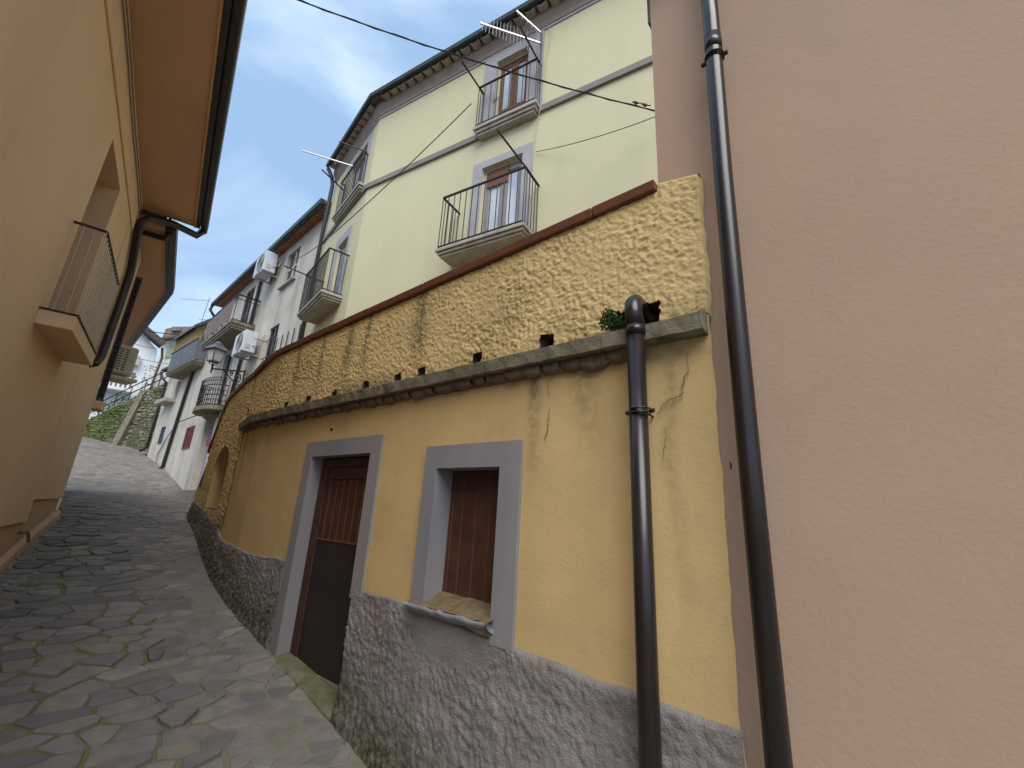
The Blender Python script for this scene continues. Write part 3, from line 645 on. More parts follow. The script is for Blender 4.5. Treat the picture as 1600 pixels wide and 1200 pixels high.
# ================================================================== PINK HOUSE
pink = thing('pink_house', 'large plain pink plastered house wall at the right with dark round downpipe', 'house', K.P(-2, gz(-2)))
PS = .82
mb = MB(); mb.poly([K.P(-9, -1.2), K.P(PS, -1.2), K.P(PS, 6.6), K.P(-9, 6.6)])
mb.poly([K.P(PS, -1.2), K.P(PS, -1.2, -6), K.P(PS, 6.6, -6), K.P(PS, 6.6)]); mb.poly([K.P(-9, -1.2), K.P(-9, -1.2, -6), K.P(-9, 6.6, -6), K.P(-9, 6.6)])
mb.build('wall', 'pink', pink)
mb = MB(); mb.box(K, -9.2, PS + .05, 6.15, 6.35, -6, .12); rf = mb.build('roof', 'roof_old', pink)
mb = MB(); mb.box(K, -9.2, PS + .02, 6.02, 6.13, -.01, .05); mb.build('cornice', 'pink', rf)
mb = MB(); mb.box(K, -9.2, PS + .1, 6.1, 6.24, .122, .22); mb.build('gutter', 'gutter', rf)
mb = MB(); mb.box(K, PS + .002, PS + .022, 5.62, 5.98, -.3, -.004); mb.build('corner_flashing', 'roof_dark', rf)
pp = [K.P(.405, 6.1, .13), K.P(.41, 5.1, .13), K.P(.425, 4.0, .13), K.P(.43, 2.5, .13), K.P(.43, gz(.43), .13)]
mb = MB(); mb.tube(pp, .046, 20); pipe2 = mb.build('downpipe', 'pipe', pink, smooth=True)
clip_ring(K, .412, 4.80, .13, .05, pipe2)
mb = MB(); mb.tube([K.P(.411, 4.97, .13), K.P(.412, 4.86, .13)], .0478, 20); mb.build('pipe_collar', 'pipe', pipe2, smooth=True)

a, z = K.at(1142, 726); mb = MB(); mb.box(K, a - .003, a + .003, z - .02, z + .012, -.001, .0015); mb.build('plaster_chip', 'dark', pink)
# ================================================================== TERRACE
mb = MB()
for fr_, a0, a1 in ((WC, .5, 9.3),):
    xs = [a0] + [1 + k * .5 for k in range(17)]
    for a, b in zip(xs[:-1], xs[1:]): mb.poly([WC.P(a, 3.235, -.33), WC.P(b, 3.235, -.33), WC.P(b, 3.235, -3.6), WC.P(a, 3.235, -3.6)])
mb.build('terrace', 'terrace', kind='structure')

# ================================================================== YELLOW HOUSE
house = thing('yellow_house', 'tall pale yellow house above the terrace with grey framed balcony doors', 'house', A.P(5, 3.2))
A1 = AC_S; B1 = BC_S
OPA_T = (2.95, 3.60, 8.50, 10.02); OPA_M = (2.95, 3.72, 6.03, 7.72)
OPB_T = (8.32, 9.35, 8.62, 9.93); OPB_L = (8.52, 9.12, 6.10, 7.63)
mb = MB(); mb.walls(A, -2, A1, 3.0, 10.6, [OPA_T, OPA_M], depth=.16); mb.walls(B, B1, 10.55, 3.0, 10.6, [OPB_T, OPB_L], depth=.16)
mb.poly([B.P(10.55, 3, 0), B.P(10.55, 3, -5), B.P(10.55, 10.6, -5), B.P(10.55, 10.6, 0)])
mb.build('wall', 'house_yellow', house)
# string course, mitred at the corner
def mitre(o): # point offset o out of both A and B planes
    n1 = -A.N; n2 = -B.N; k = o / (1 + n1.dot(n2)); return _c + (n1 + n2) * k
def course(z0, z1, o, name, m, parent, prof=None):
    prof = prof or [(0, z0), (o, z0), (o, z1), (0, z1)]
    mb = MB(); st = []
    for f, a in ((A, -2), (None, 0), (B, 10.55)):
        st.append([f.P(a, z_, o_) if f else mitre(o_) + Vector((0, 0, z_)) for o_, z_ in prof])
    n = len(prof)
    for r_ in st: mb.v += [tuple(p) for p in r_]
    for k in range(2):
        for q in range(n): a0 = k * n + q; a1 = k * n + (q + 1) % n; mb.f.append([a0, a1, a1 + n, a0 + n])
    mb.f.append(list(range(n))); mb.f.append([2 * n + q for q in range(n)])
    return mb.build(name, m, parent)
course(8.39, 8.50, .045, 'string_course', 'course', house)
course(0, 0, 0, 'cornice', 'cornice', house, [(0, 10.24), (.03, 10.26), (.05, 10.34), (.085, 10.42), (.095, 10.43), (.1, 10.60), (0, 10.60)])
course(0, 0, 0, 'cornice_line', 'house_trim', house, [(0, 10.20), (.02, 10.20), (.022, 10.24), (0, 10.24)])
roof = course(0, 0, 0, 'roof', 'roof_old', house, [(-5, 11.9), (.22, 10.66), (.22, 10.61), (-5, 11.8)])
course(0, 0, 0, 'gutter', 'gutter_green', roof, [(.225, 10.60), (.235, 10.55), (.27, 10.53), (.305, 10.55), (.315, 10.63), (.305, 10.63), (.29, 10.56), (.24, 10.57), (.235, 10.62)])
def tiles_under(fr, a0, a1, z, o0, o1, step, m, parent, r_=.07):
    n = int((a1 - a0) / step)
    for k in range(n):
        a = a0 + (k + .5) * step; mb = MB(); rings = []
        rr = step * .40
        for o_, rz in ((o0, 1), (o1, 1.05)):
            for t in np.linspace(math.pi, 2 * math.pi, 8): mb.v.append(tuple(fr.P(a + rr * math.cos(t) * rz, z + .045 + .062 * math.sin(t) * rz + random.uniform(-.002, .002), o_ + random.uniform(-.006, .006))))
            for t in np.linspace(2 * math.pi, math.pi, 8): mb.v.append(tuple(fr.P(a + rr * .82 * math.cos(t) * rz, z + .055 + .05 * math.sin(t) * rz, o_)))
        for q in range(16): q1 = (q + 1) % 16; mb.f.append([q, q1, q1 + 16, q + 16])
        mb.f.append(list(range(15, -1, -1))); mb.f.append(list(range(16, 32)))
        mb.build('roof_tile', m, parent)
tiles_under(A, 1.6, A1 + .05, 10.50, .08, .225, .23, 'tile', roof); tiles_under(B, B1 + .1, 10.5, 10.50, .08, .225, .23, 'tile', roof)
mb = MB(); mb.tube([B.P(10.52, 10.5, .25), B.P(10.52, 10.3, .12), B.P(10.53, 10.1, .07), B.P(10.53, 3.2, .07)], .05, 12); mb.build('downpipe', 'gutter', house, smooth=True)

def railing(parent, fr, a0, a1, z0, z1, o0, o1, nfront, nside, m='iron', r_=.008, sides=(1, 1), rail=.022):
    mb = MB(); mb.beam(fr.P(a0, z1, o1), fr.P(a1, z1, o1), rail * 1.4, rail)
    if sides[0]: mb.beam(fr.P(a0, z1, o0), fr.P(a0, z1, o1), rail * 1.4, rail)
    if sides[1]: mb.beam(fr.P(a1, z1, o0), fr.P(a1, z1, o1), rail * 1.4, rail)
    mb.build('top_rail', m, parent)
    mb = MB(); zb = z0 + .04; mb.beam(fr.P(a0, zb, o1), fr.P(a1, zb, o1), rail, rail * .6)
    if sides[0]: mb.beam(fr.P(a0, zb, o0), fr.P(a0, zb, o1), rail, rail * .6)
    if sides[1]: mb.beam(fr.P(a1, zb, o0), fr.P(a1, zb, o1), rail, rail * .6)
    mb.build('bottom_rail', m, parent)
    pos = [(a0 + (a1 - a0) * k / nfront, o1) for k in range(nfront + 1)]
    if nside:
        if sides[0]: pos += [(a0, o0 + (o1 - o0) * (k + .3) / nside) for k in range(nside)]
        if sides[1]: pos += [(a1, o0 + (o1 - o0) * (k + .3) / nside) for k in range(nside)]
    for a, o_ in pos:
        mb = MB(); mb.tube([fr.P(a, z0 - .01, o_), fr.P(a, z1, o_)], r_, 6, cap=False); mb.build('baluster', m, parent)
def moulded_slab(name, fr, a0, a1, z, o1, parent, th=.12, m='slab', o0=0):
    mb = MB(); mb.box(fr, a0, a1, z - th * .38, z, o0, o1); mb.box(fr, a0 + .03, a1 - .03, z - th * .72, z - th * .38, o0, o1 - .03); mb.box(fr, a0 + .06, a1 - .06, z - th, z - th * .72, o0, o1 - .06)
    return mb.build(name, m, parent, bevel=.006)
def french_door(fr, op, parent, wood='wood_red', glass='glass', o=-.10, panel=.3, nm='balcony_door', mull=True, wframe='white_frame'):
    a0, a1, z0, z1 = op[:4]; mb = MB(); t = .035
    mb.box(fr, a0, a0 + t, z0, z1, o - .05, o + .03); mb.box(fr, a1 - t, a1, z0, z1, o - .05, o + .03); mb.box(fr, a0 + t, a1 - t, z1 - t, z1, o - .05, o + .03)
    d_ = mb.build(nm, wframe, parent)
    am = (a0 + a1) / 2; lw = .07
    for x0, x1 in ((a0 + t + .002, am - .003), (am + .003, a1 - t - .002)):
        mb = MB(); zt = z1 - t - .004
        mb.box(fr, x0, x0 + lw, z0 + .01, zt, o - .03, o + .015); mb.box(fr, x1 - lw, x1, z0 + .01, zt, o - .03, o + .015)
        mb.box(fr, x0 + lw, x1 - lw, zt - .1, zt, o - .03, o + .015); zp = z0 + (z1 - z0) * panel
        mb.box(fr, x0 + lw, x1 - lw, zp - .06, zp, o - .03, o + .015); mb.box(fr, x0 + lw, x1 - lw, z0 + .01, z0 + .11, o - .03, o + .015)
        mb.build('door_leaf', wood, d_, bevel=.004)
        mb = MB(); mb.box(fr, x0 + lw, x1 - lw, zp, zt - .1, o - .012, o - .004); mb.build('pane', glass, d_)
        mb = MB(); mb.box(fr, x0 + lw, x1 - lw, z0 + .11, zp - .06, o - .02, o - .002); mb.box(fr, x0 + lw + .025, x1 - lw - .025, z0 + .14, zp - .09, o - .002, o + .008); mb.build('door_panel', wood, d_)
    return d_
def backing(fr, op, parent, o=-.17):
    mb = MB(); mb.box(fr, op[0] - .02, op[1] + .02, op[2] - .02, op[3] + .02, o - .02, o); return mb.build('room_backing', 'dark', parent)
for fr, op, b0, b1, bt, nm in ((A, OPA_T, .29, .27, .24, 'door_frame'), (A, OPA_M, .17, .19, .14, 'door_frame'), (B, OPB_T, .2, .25, .15, 'door_frame'), (B, OPB_L, .14, .2, .22, 'door_frame')):
    mb = MB(); a0, a1, z0, z1 = op; zt = min(z1 + bt, 10.23)
    mb.box(fr, a0 - b0, a0, z0, zt, 0, .018); mb.box(fr, a1, a1 + b1, z0, zt, 0, .018); mb.box(fr, a0, a1, z1, zt, 0, .018)
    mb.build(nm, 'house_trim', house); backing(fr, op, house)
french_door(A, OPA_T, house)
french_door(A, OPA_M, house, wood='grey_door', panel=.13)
mb = MB(); mb.box(A, 3.25, 3.66, 7.36, 7.66, -.075, -.066); mb.build('door_transom', 'wood_red', house)
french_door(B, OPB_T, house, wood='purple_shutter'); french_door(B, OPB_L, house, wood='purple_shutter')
mb = MB()
for k in range(24):
    a = 8.56 + .52 * k / 24; mb.box(B, a, a + .019, 6.12, 7.5, -.045 - .008 * (k % 3), -.038 - .008 * (k % 3))
mb.build('door_curtain', 'curtain', house)
# balconies
bA = moulded_slab('balcony', A, 2.60, 4.15, 6.03, .46, house, .14); railing(bA, A, 2.64, 4.12, 6.03, 6.97, .0, .43, 13, 5)
mb = MB(); mb.beam(A.P(2.64, 6.97, .43), A.P(2.64, 6.97, .43) + (level(777, 203, 6.97) - A.P(2.64, 6.97, .43)), .02, .02); mb.build('drying_arm', 'iron', bA)
bT = moulded_slab('balcony', A, 2.66, 3.87, 8.50, .19, house, .17); railing(bT, A, 2.69, 3.83, 8.50, 9.38, .0, .165, 9, 2)
for p_, q_ in ((A.P(3.83, 9.38, .1), level(721, 95, 9.38)), (A.P(2.69, 9.38, .1), level(812, 40, 9.38))): mb = MB(); mb.beam(p_, q_, .022, .022); mb.build('drying_arm', 'iron', bT)
mb = MB()   # curled wrought iron flower on the rail
for k in range(7):
    t = k * .9; p0 = A.P(3.45, 8.9, .17); mb.tube([p0 + A.S * (.02 * j * math.cos(t)) + Vector((0, 0, .02 * j * math.sin(t))) for j in range(5)], .005, 5)
mb.build('iron_flower', 'iron', bT)
bL = moulded_slab('balcony', B, 8.22, 9.82, 6.10, .41, house, .14); railing(bL, B, 8.26, 9.78, 6.10, 7.02, .0, .39, 17, 3, r_=.009)
mb = MB(); mb.beam(B.P(9.78, 7.02, 0), level(443, 415, 7.02), .02, .02); mb.build('drying_arm', 'iron', bL)
bU = moulded_slab('balcony', B, 8.0, 9.62, 8.60, .15, house, .17); railing(bU, B, 8.15, 9.45, 8.60, 9.45, .0, .13, 12, 1, r_=.009)
for p_, q_ in ((B.P(9.45, 9.3, .05), level(503, 265, 9.3)), (B.P(8.15, 9.5, .05), level(530, 221, 9.5))): mb = MB(); mb.beam(p_, q_, .022, .022); mb.build('drying_arm', 'iron', bU)
# TV antennas fixed at the balconies
def yagi(p, q, n, el, label, mast=None):
    p = Vector(p); q = Vector(q); root = thing('tv_antenna', label, 'antenna', q, 'television antennas')
    mb = MB(); mb.beam(p, q, .024, .024); mb.build('boom', 'alu', root)
    d = (q - p); x = Vector((0, 0, 1)).cross(d).normalized(); up = d.cross(x).normalized() * -1
    for k in range(n):
        c_ = p + d * (.05 + .9 * k / n); v_ = (x * .35 + Vector((0, 0, 1)) * .94) * el * (.7 + .5 * k / n) / 2; mb = MB(); mb.tube([c_ - v_, c_ + v_], .005, 4); mb.build('element', 'alu', root)
    if mast: mb = MB(); mb.tube(mast, .012, 6); mb.build('mast', 'iron', root)
    return root
yagi(level(750, 36, 10.0), A.P(2.66, 9.75, .12), 16, .95, 'silver antenna with many thin elements on the top right balcony of the yellow house', [A.P(2.66, 8.9, .1), A.P(2.66, 10.0, .1)])
yagi(level(807, 17, 10.3), A.P(2.66, 9.98, .12), 5, .4, 'short antenna arm above the many element antenna on the yellow house', [A.P(2.66, 9.7, .13), A.P(2.66, 10.12, .13)])
yagi(level(472, 235, 9.7), B.P(8.7, 9.45, .1), 3, .3, 'long bare silver pole jutting from the corner balcony under the eaves', None)
# grey cable hanging beside the top balcony
mb = MB(); mb.tube([A.P(2.60, 10.25, .03), A.P(2.52, 10.0, .05), A.P(2.60, 9.5, .03), A.P(2.62, 8.6, .05), A.P(2.72, 8.1, .03), A.P(2.76, 7.3, .02)], .006, 5); tag(mb.build('cable', 'pale_metal', loc=A.P(2.6, 9, 0)), 'pale slack cable hanging beside the top balcony of the yellow house', 'cable')

# ================================================================== WHITE OLD HOUSE (C)
hc = thing('old_white_house', 'old whitewashed house with weathered plaster, green gutter and stone balcony', 'house', C.P(17, 3))
CW = (12.6, 13.57, 8.44, 9.49); CS = (13.05, 13.82, 5.3, 7.1); CD = (16.6, 17.6, 7.5, 9.5); CN = (17.2, 18.4, 5.05, 7.2); CR = (20.3, 21.55, 3.92, 4.79); CE = (17.5, 18.8, 2.3, 4.95)
mb = MB(); mb.walls(C, 10.65, 21.1, 1.5, 10.1, [CW, CS, CD, CN, CE, CR[:1] + (21.1,) + CR[2:]], depth=.22, step=None)
mb.build('wall', 'white_wall', hc)
mb = MB(); mb.walls(C, 21.1, 24.0, 1.8, 8.9, [(21.1, CR[1], CR[2], CR[3])], depth=.22); mb.poly([C.P(21.1, 8.9), C.P(21.1, 10.1), C.P(21.1, 10.1, -5), C.P(21.1, 8.9, -5)]); mb.poly([C.P(24, 1.8), C.P(24, 8.9), C.P(24, 8.9, -5), C.P(24, 1.8, -5)])
mb.poly([C.P(21.1, 8.9), C.P(24, 8.9), C.P(24, 8.9, -5), C.P(21.1, 8.9, -5)]); mb.build('wall_wing', 'white_wall', hc)
def eaveC(z): return z
mb = MB(); mb.box8([C.P(10.65, 10.02, -4), C.P(21.3, 10.22, -4), C.P(21.3, 10.02, .28), C.P(10.65, 9.82, .28), C.P(10.65, 11.3, -4), C.P(21.3, 11.5, -4), C.P(21.3, 10.08, .28), C.P(10.65, 9.88, .28)])
rc = mb.build('roof', 'roof_old', hc)
mb = MB(); mb.box8([C.P(10.65, 9.76, .26), C.P(21.3, 9.98, .26), C.P(21.3, 9.98, .38), C.P(10.65, 9.76, .38), C.P(10.65, 9.9, .26), C.P(21.3, 10.1, .26), C.P(21.3, 10.1, .38), C.P(10.65, 9.9, .38)]); mb.build('gutter', 'gutter_green', rc)
n = 62
for k in range(n):
    a = 10.7 + 10.4 * k / n; z = 9.83 + .2 * (a - 10.65) / 10.6; mb = MB(); mb.box8([C.P(a, z - .05, 0), C.P(a + .13, z - .05, 0), C.P(a + .13, z - .07, .24), C.P(a, z - .07, .24), C.P(a, z + .05, 0), C.P(a + .13, z + .05, 0), C.P(a + .13, z + .01, .24), C.P(a, z + .01, .24)]); mb.build('eave_tile', 'red_tile', rc)
# pipes
mb = MB(); mb.tube([C.P(15.75, 9.75, .3), C.P(15.75, 9.4, .08), C.P(15.75, 8, .08), C.P(16.0, 5.5, .08), C.P(16.3, 2.3, .08)], .055, 10); mb.build('downpipe', 'pipe', hc, smooth=True)
mb = MB(); mb.tube([C.P(21.3, 10.0, .32), C.P(21.35, 9.8, .35), C.P(21.3, 9.6, .2), C.P(21.3, 9.4, .08), C.P(21.3, 8.9, .08)], .055, 10); mb.build('downpipe', 'pipe', hc, smooth=True)
mb = MB(); mb.tube([C.P(22.6, 9.3, .09), C.P(22.85, 8.7, .09), C.P(24.0, 3.3, .09), C.P(24.05, 3.15, .3)], .07, 10); mb.build('downpipe', 'pipe', hc, smooth=True)
def shutter(fr, op, parent, m, o=-.04, slat=.075, nm='shutter', leaves=2, gap=True):
    a0, a1, z0, z1 = op[:4]; mb = MB(); t = .05; w_ = (a1 - a0) / leaves
    for k in range(leaves):
        x0, x1 = a0 + k * w_ + .004, a0 + (k + 1) * w_ - .004
        mb.box(fr, x0, x0 + t, z0, z1, o - .03, o); mb.box(fr, x1 - t, x1, z0, z1, o - .03, o); mb.box(fr, x0 + t, x1 - t, z1 - t, z1, o - .03, o); mb.box(fr, x0 + t, x1 - t, z0, z0 + t, o - .03, o); mb.box(fr, x0 + t, x1 - t, (z0 + z1) / 2 - t / 2, (z0 + z1) / 2 + t / 2, o - .03, o)
    s_ = mb.build(nm, m, parent)
    z = z0 + t
    while z < z1 - t - .02:
        for k in range(leaves):
            x0, x1 = a0 + k * w_ + .004 + t, a0 + (k + 1) * w_ - .004 - t; mb = MB()
            mb.box8([fr.P(x0, z, o - .028), fr.P(x1, z, o - .028), fr.P(x1, z - .02, o - .004), fr.P(x0, z - .02, o - .004), fr.P(x0, z + .012, o - .028), fr.P(x1, z + .012, o - .028), fr.P(x1, z - .008, o - .004), fr.P(x0, z - .008, o - .004)]); mb.build('slat', m, s_)
        z += slat
    return s_
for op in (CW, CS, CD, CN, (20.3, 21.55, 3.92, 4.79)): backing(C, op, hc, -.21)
shutter(C, CD, hc, 'purple_shutter', slat=.1); shutter(C, CS, hc, 'purple_shutter', slat=.1)
# upper window: glazed, white mullions, pale frame
mb = MB(); mb.ring(C, *CW, .07, 0, .02); mb.build('window_frame', 'white_frame', hc)
mb = MB(); a0, a1, z0, z1 = CW; mb.box(C, a0, a1, z0, z1, -.09, -.08); wn_ = mb.build('window', 'purple_shutter', hc)
mb = MB(); mb.box(C, (a0 + a1) / 2 - .03, (a0 + a1) / 2 + .03, z0, z1, -.078, -.04); mb.box(C, a0, a1, z0 + .5, z0 + .56, -.078, -.05); mb.build('mullion', 'white_frame', wn_)
mb = MB(); mb.box(C, a0 - .1, a1 + .1, z0 - .12, z0 - .07, 0, .1); mb.build('window_sill', 'slab', hc)
# grille with spikes of low window
mb = MB()
for z in (5.6, 6.15, 6.7): mb.beam(C.P(13.0, z, .02), C.P(13.9, z, .02), .015, .015); mb.beam(C.P(13.9, z, 0), C.P(13.9, z, .35), .015, .015)
mb.build('window_grille', 'iron', hc)
# narrow doorway with curtain strip
mb = MB(); mb.box(C, CN[0], CN[1], CN[2], CN[3], -.16, -.12); dd = mb.build('balcony_door', 'dark', hc); mb = MB(); mb.box(C, 17.25, 17.8, 5.1, 7.1, -.1, -.07); mb.build('door_leaf', 'blue_grey', dd)
# red grille window
mb = MB(); mb.ring(C, 20.35, 21.5, 3.97, 4.74, .05, 0, .03); rg = mb.build('grille_window', 'red_grille', hc)
for k in range(11): mb = MB(); z = 3.97 + .77 * k / 11; mb.box(C, 20.35, 21.5, z, z + .03, .0, .02); mb.build('bar', 'red_grille', rg)
for k in range(3): mb = MB(); a = 20.55 + .33 * k; mb.box(C, a, a + .03, 3.97, 4.74, .022, .035); mb.build('bar', 'red_grille', rg)
# recessed entrance: blue grey door, mailbox, step
mb = MB(); mb.box(C, CE[0], CE[1], CE[2], CE[3], -.24, -.22); ed = mb.build('entrance_door', 'blue_grey', hc)
mb = MB(); mb.box(C, 17.62, 18.1, 3.85, 4.2, -.2, -.02); mb.build('mailbox', 'red_grille', hc)
mb = MB(); mb.box(C, 17.9, 18.15, 4.55, 4.75, -.215, -.2); mb.build('vent_hole', 'dark', ed)
mb = MB(); mb.box(C, 13, 17.4, 2.0, 2.30, -.02, .02); mb.build('base_band', 'slab', hc)
tag(MB().box8([C.P(13.6, 2.0, .02), C.P(19.2, 2.0, .02), C.P(18.6, 2.0, .75), C.P(13.6, 2.0, .75), C.P(13.6, 2.36, .02), C.P(19.2, 2.32, .02), C.P(18.6, 2.32, .75), C.P(13.6, 2.36, .75)]).build('stone_step', 'slab', loc=C.P(17, 2.1, .3), bevel=.01), 'low stone doorstep in front of the blue grey entrance of the white house', 'step')
# stone balcony with brown cloth screen
bC = moulded_slab('balcony', C, 15.45, 19.15, 7.62, .70, hc, .26, m='stone'); railing(bC, C, 15.5, 19.1, 7.62, 8.52, 0, .66, 6, 2, r_=.012, rail=.035)
mb = MB(); mb.beam(C.P(15.5, 8.38, .0), C.P(15.5, 8.38, .66), .02, .02); mb.beam(C.P(15.5, 8.38, .66), C.P(19.1, 8.38, .66), .02, .02); mb.build('middle_rail', 'iron', bC)
for k in range(9): mb = MB(); a = 15.75 + .37 * k; mb.box(C, a, a + .31, 7.72, 8.44, .675, .69); mb.build('screen_panel', 'brown_panel', bC)
# round iron balcony
mb = MB(); cpt = [(17.0 + 0, 0)] + [(17.85 + 1.15 * math.cos(t), .60 * math.sin(t) ** .7) for t in np.linspace(.02, math.pi - .02, 14)]
mb.prism([C.P(a, 4.95, o_) for a, o_ in cpt], (0, 0, .13)); bI = mb.build('iron_balcony', 'stone', hc)
mb = MB(); mb.prism([C.P(17.85 + .6 * math.cos(t), 4.8, .3 * math.sin(t)) for t in np.linspace(0, math.pi, 10)], (0, 0, .15)); mb.build('balcony_corbel', 'stone', bI)
arc = [(17.85 + 1.05 * math.cos(t), .55 * max(0, math.sin(t)) ** .7) for t in np.linspace(.0, math.pi, 25)]
for zz in (5.12, 5.45, 5.8, 6.05): mb = MB(); mb.tube([C.P(a, zz, o_) for a, o_ in arc], .014, 5); mb.build('hoop', 'iron', bI)
for k, (a, o_) in enumerate(arc): mb = MB(); mb.tube([C.P(a, 5.08, o_), C.P(a, 6.05, o_)], .010, 5); mb.build('baluster', 'iron', bI)
for k in range(24):
    (a, o_), (a2, o2) = arc[k], arc[k + 1]
    for zz in (5.2, 5.55, 5.88):
        mb = MB(); cx, oo = (a + a2) / 2, (o_ + o2) / 2; mb.tube([C.P(cx + (a2 - a) * .45 * math.cos(t), zz + .1 * math.sin(t * 1.0), oo + (o2 - o_) * .45 * math.cos(t)) for t in np.linspace(0, 5.2, 9)], .009, 4); mb.build('scroll', 'iron', bI)
mb = MB(); mb.tube([C.P(23.0, 5.17, .1), C.P(19.0, 5.0, .25)], .02, 6); mb.build('rod', 'gutter', hc)
mb = MB(); mb.beam(C.P(12.94, 6.0, .05), C.P(11.05, 6.0, .05), .03, .03)
for k in range(5): a = 11.2 + .4 * k; mb.beam(C.P(a, 5.5, .05), C.P(a, 6.55, .05), .02, .02)
tag(mb.build('terrace_gate', 'iron', loc=C.P(12, 5.5, .05)), 'small dark iron gate rail showing above the curved coping by the white house', 'gate')
# street lamp on wrought bracket
def street_lamp(k_=.64):
    tip = ray(330, 583); base_ = C.P(15.2, 6.0, .05)
    H = base_.copy(); out_d = -C.N
    # horizontal arm out of the wall, at an angle along the wall
    t = 14.3; tipP = ray(331, 576) * t + Vector((0, 0, CZ)); armd = (tipP - base_)
    root = thing('street_lamp', 'old style four sided street lantern on a scrolled iron bracket by the white house', 'street lamp', base_)
    mb = MB(); mb.beam(base_, tipP, .04, .04); mb.beam(base_ + Vector((0, 0, .05)), base_ + Vector((0, 0, -.55)), .05, .02)
    mb.tube([base_ + Vector((0, 0, -.5)), base_ + armd * .3 + Vector((0, 0, -.34)), base_ + armd * .55 + Vector((0, 0, -.12)), base_ + armd * .7], .016, 5)
    for cx, rr in ((.16, .17), (.42, .10)):
        c_ = base_ + armd * cx + Vector((0, 0, -.25 if cx < .3 else -.1)); u = armd.normalized()
        mb.tube([c_ + (u * math.cos(a) + Vector((0, 0, 1)) * math.sin(a)) * rr * (1 - a / 12) for a in np.linspace(0, 9, 26)], .014, 5)
    mb.build('bracket', 'iron', root)
    c0 = tipP + Vector((0, 0, .10)); mb = MB(); mb.tube([tipP + Vector((0, 0, -.12)), c0], [.02, .03], 6)
    for a in range(4): t_ = a * math.pi / 2 + .4; v_ = Vector((math.cos(t_), math.sin(t_), 0)); mb.tube([c0, c0 + v_ * .13 * k_ + Vector((0, 0, .04 * k_)), c0 + v_ * .17 * k_ + Vector((0, 0, .16 * k_))], .012, 5)
    mb.build('lamp_foot', 'iron', root)
    def sq(h, r_): return [c0 + Vector((math.cos(k * math.pi / 2 + .4) * r_ * k_ * 1.12, math.sin(k * math.pi / 2 + .4) * r_ * k_ * 1.12, h * k_)) for k in range(4)]
    lo, hi = sq(.16, .21), sq(.66, .31)
    mb = MB(); mb.box8(sq(.17, .195) + sq(.65, .295)); mb.build('lamp_glass', 'lamp_glass', root)
    mb = MB()
    for k in range(4): mb.beam(lo[k], hi[k], .028, .028); mb.beam(lo[k], lo[(k + 1) % 4], .03, .03); mb.beam(hi[k], hi[(k + 1) % 4], .035, .035)
    mb.build('lamp_frame', 'lamp_metal', root)
    mb = MB(); mb.box8(sq(.67, .42) + sq(.86, .23)); mb.box8(sq(.86, .2) + sq(.95, .16)); mb.tube([c0 + Vector((0, 0, .95 * k_)), c0 + Vector((0, 0, 1.0 * k_)), c0 + Vector((0, 0, 1.06 * k_))], [.15 * k_, .12 * k_, .02], 10); mb.build('lamp_hat', 'lamp_metal', root)
street_lamp()
# air conditioners on the white house
def ac_unit(fr, a, z, o, w_, h_, dp, label, m='ac_white', fan=True):
    root = thing('air_conditioner', label, 'air conditioner', fr.P(a, z, o), 'outdoor air conditioning units')
    mb = MB(); mb.box(fr, a - w_ / 2, a + w_ / 2, z, z + h_, o, o + dp); mb.build('casing', m, root, bevel=.02)
    if fan:
        mb = MB(); f0 = fr.P(a, z + h_ / 2, o + dp + .004); c1 = a - w_ * .12
        for rr in (.05, .1, .15, .2, .24): mb.tube([fr.P(c1 + rr * math.cos(t) * h_ / .55, z + h_ / 2 + rr * math.sin(t) * h_ / .55, o + dp + .006) for t in np.linspace(0, 2 * math.pi, 19)], .005, 4)
        mb.build('fan_grille', 'ac_dark', root)
        mb = MB(); mb.tube([fr.P(c1, z + h_ / 2, o + dp - .01), fr.P(c1, z + h_ / 2, o + dp + .003)], .22 * h_ / .55, 20); mb.build('fan_opening', 'ac_beige', root)
        mb = MB(); mb.box(fr, a - w_ / 2 - .012, a - w_ / 2 - .001, z + .1, z + h_ * .35, o + .16, o + dp - .08); mb.build('valve_cover', 'ac_beige', root)
    for sg in (-.35, .35):
        mb = MB(); mb.beam(fr.P(a + sg * w_, z - .03, 0), fr.P(a + sg * w_, z - .03, o + dp + .03), .04, .04); mb.beam(fr.P(a + sg * w_, z - .03, .02), fr.P(a + sg * w_, z + h_ * .8, .02), .04, .03); mb.build('bracket', 'pale_metal', root)
    mb = MB(); mb.tube([fr.P(a - w_ / 2, z + .2, o + .1), fr.P(a - w_ / 2 - .12, z + .25, .12), fr.P(a - w_ / 2 - .15, z + .6, .03)], .018, 6); mb.build('hose', 'pale_metal', root)
    return root
ac_unit(C, 14.55, 9.0, .15, .9, .68, .36, 'white air conditioner under the green gutter of the white house')
ac_unit(C, 14.75, 6.38, .15, .95, .66, .36, 'white air conditioner beside the street lantern, below the brown screened balcony')

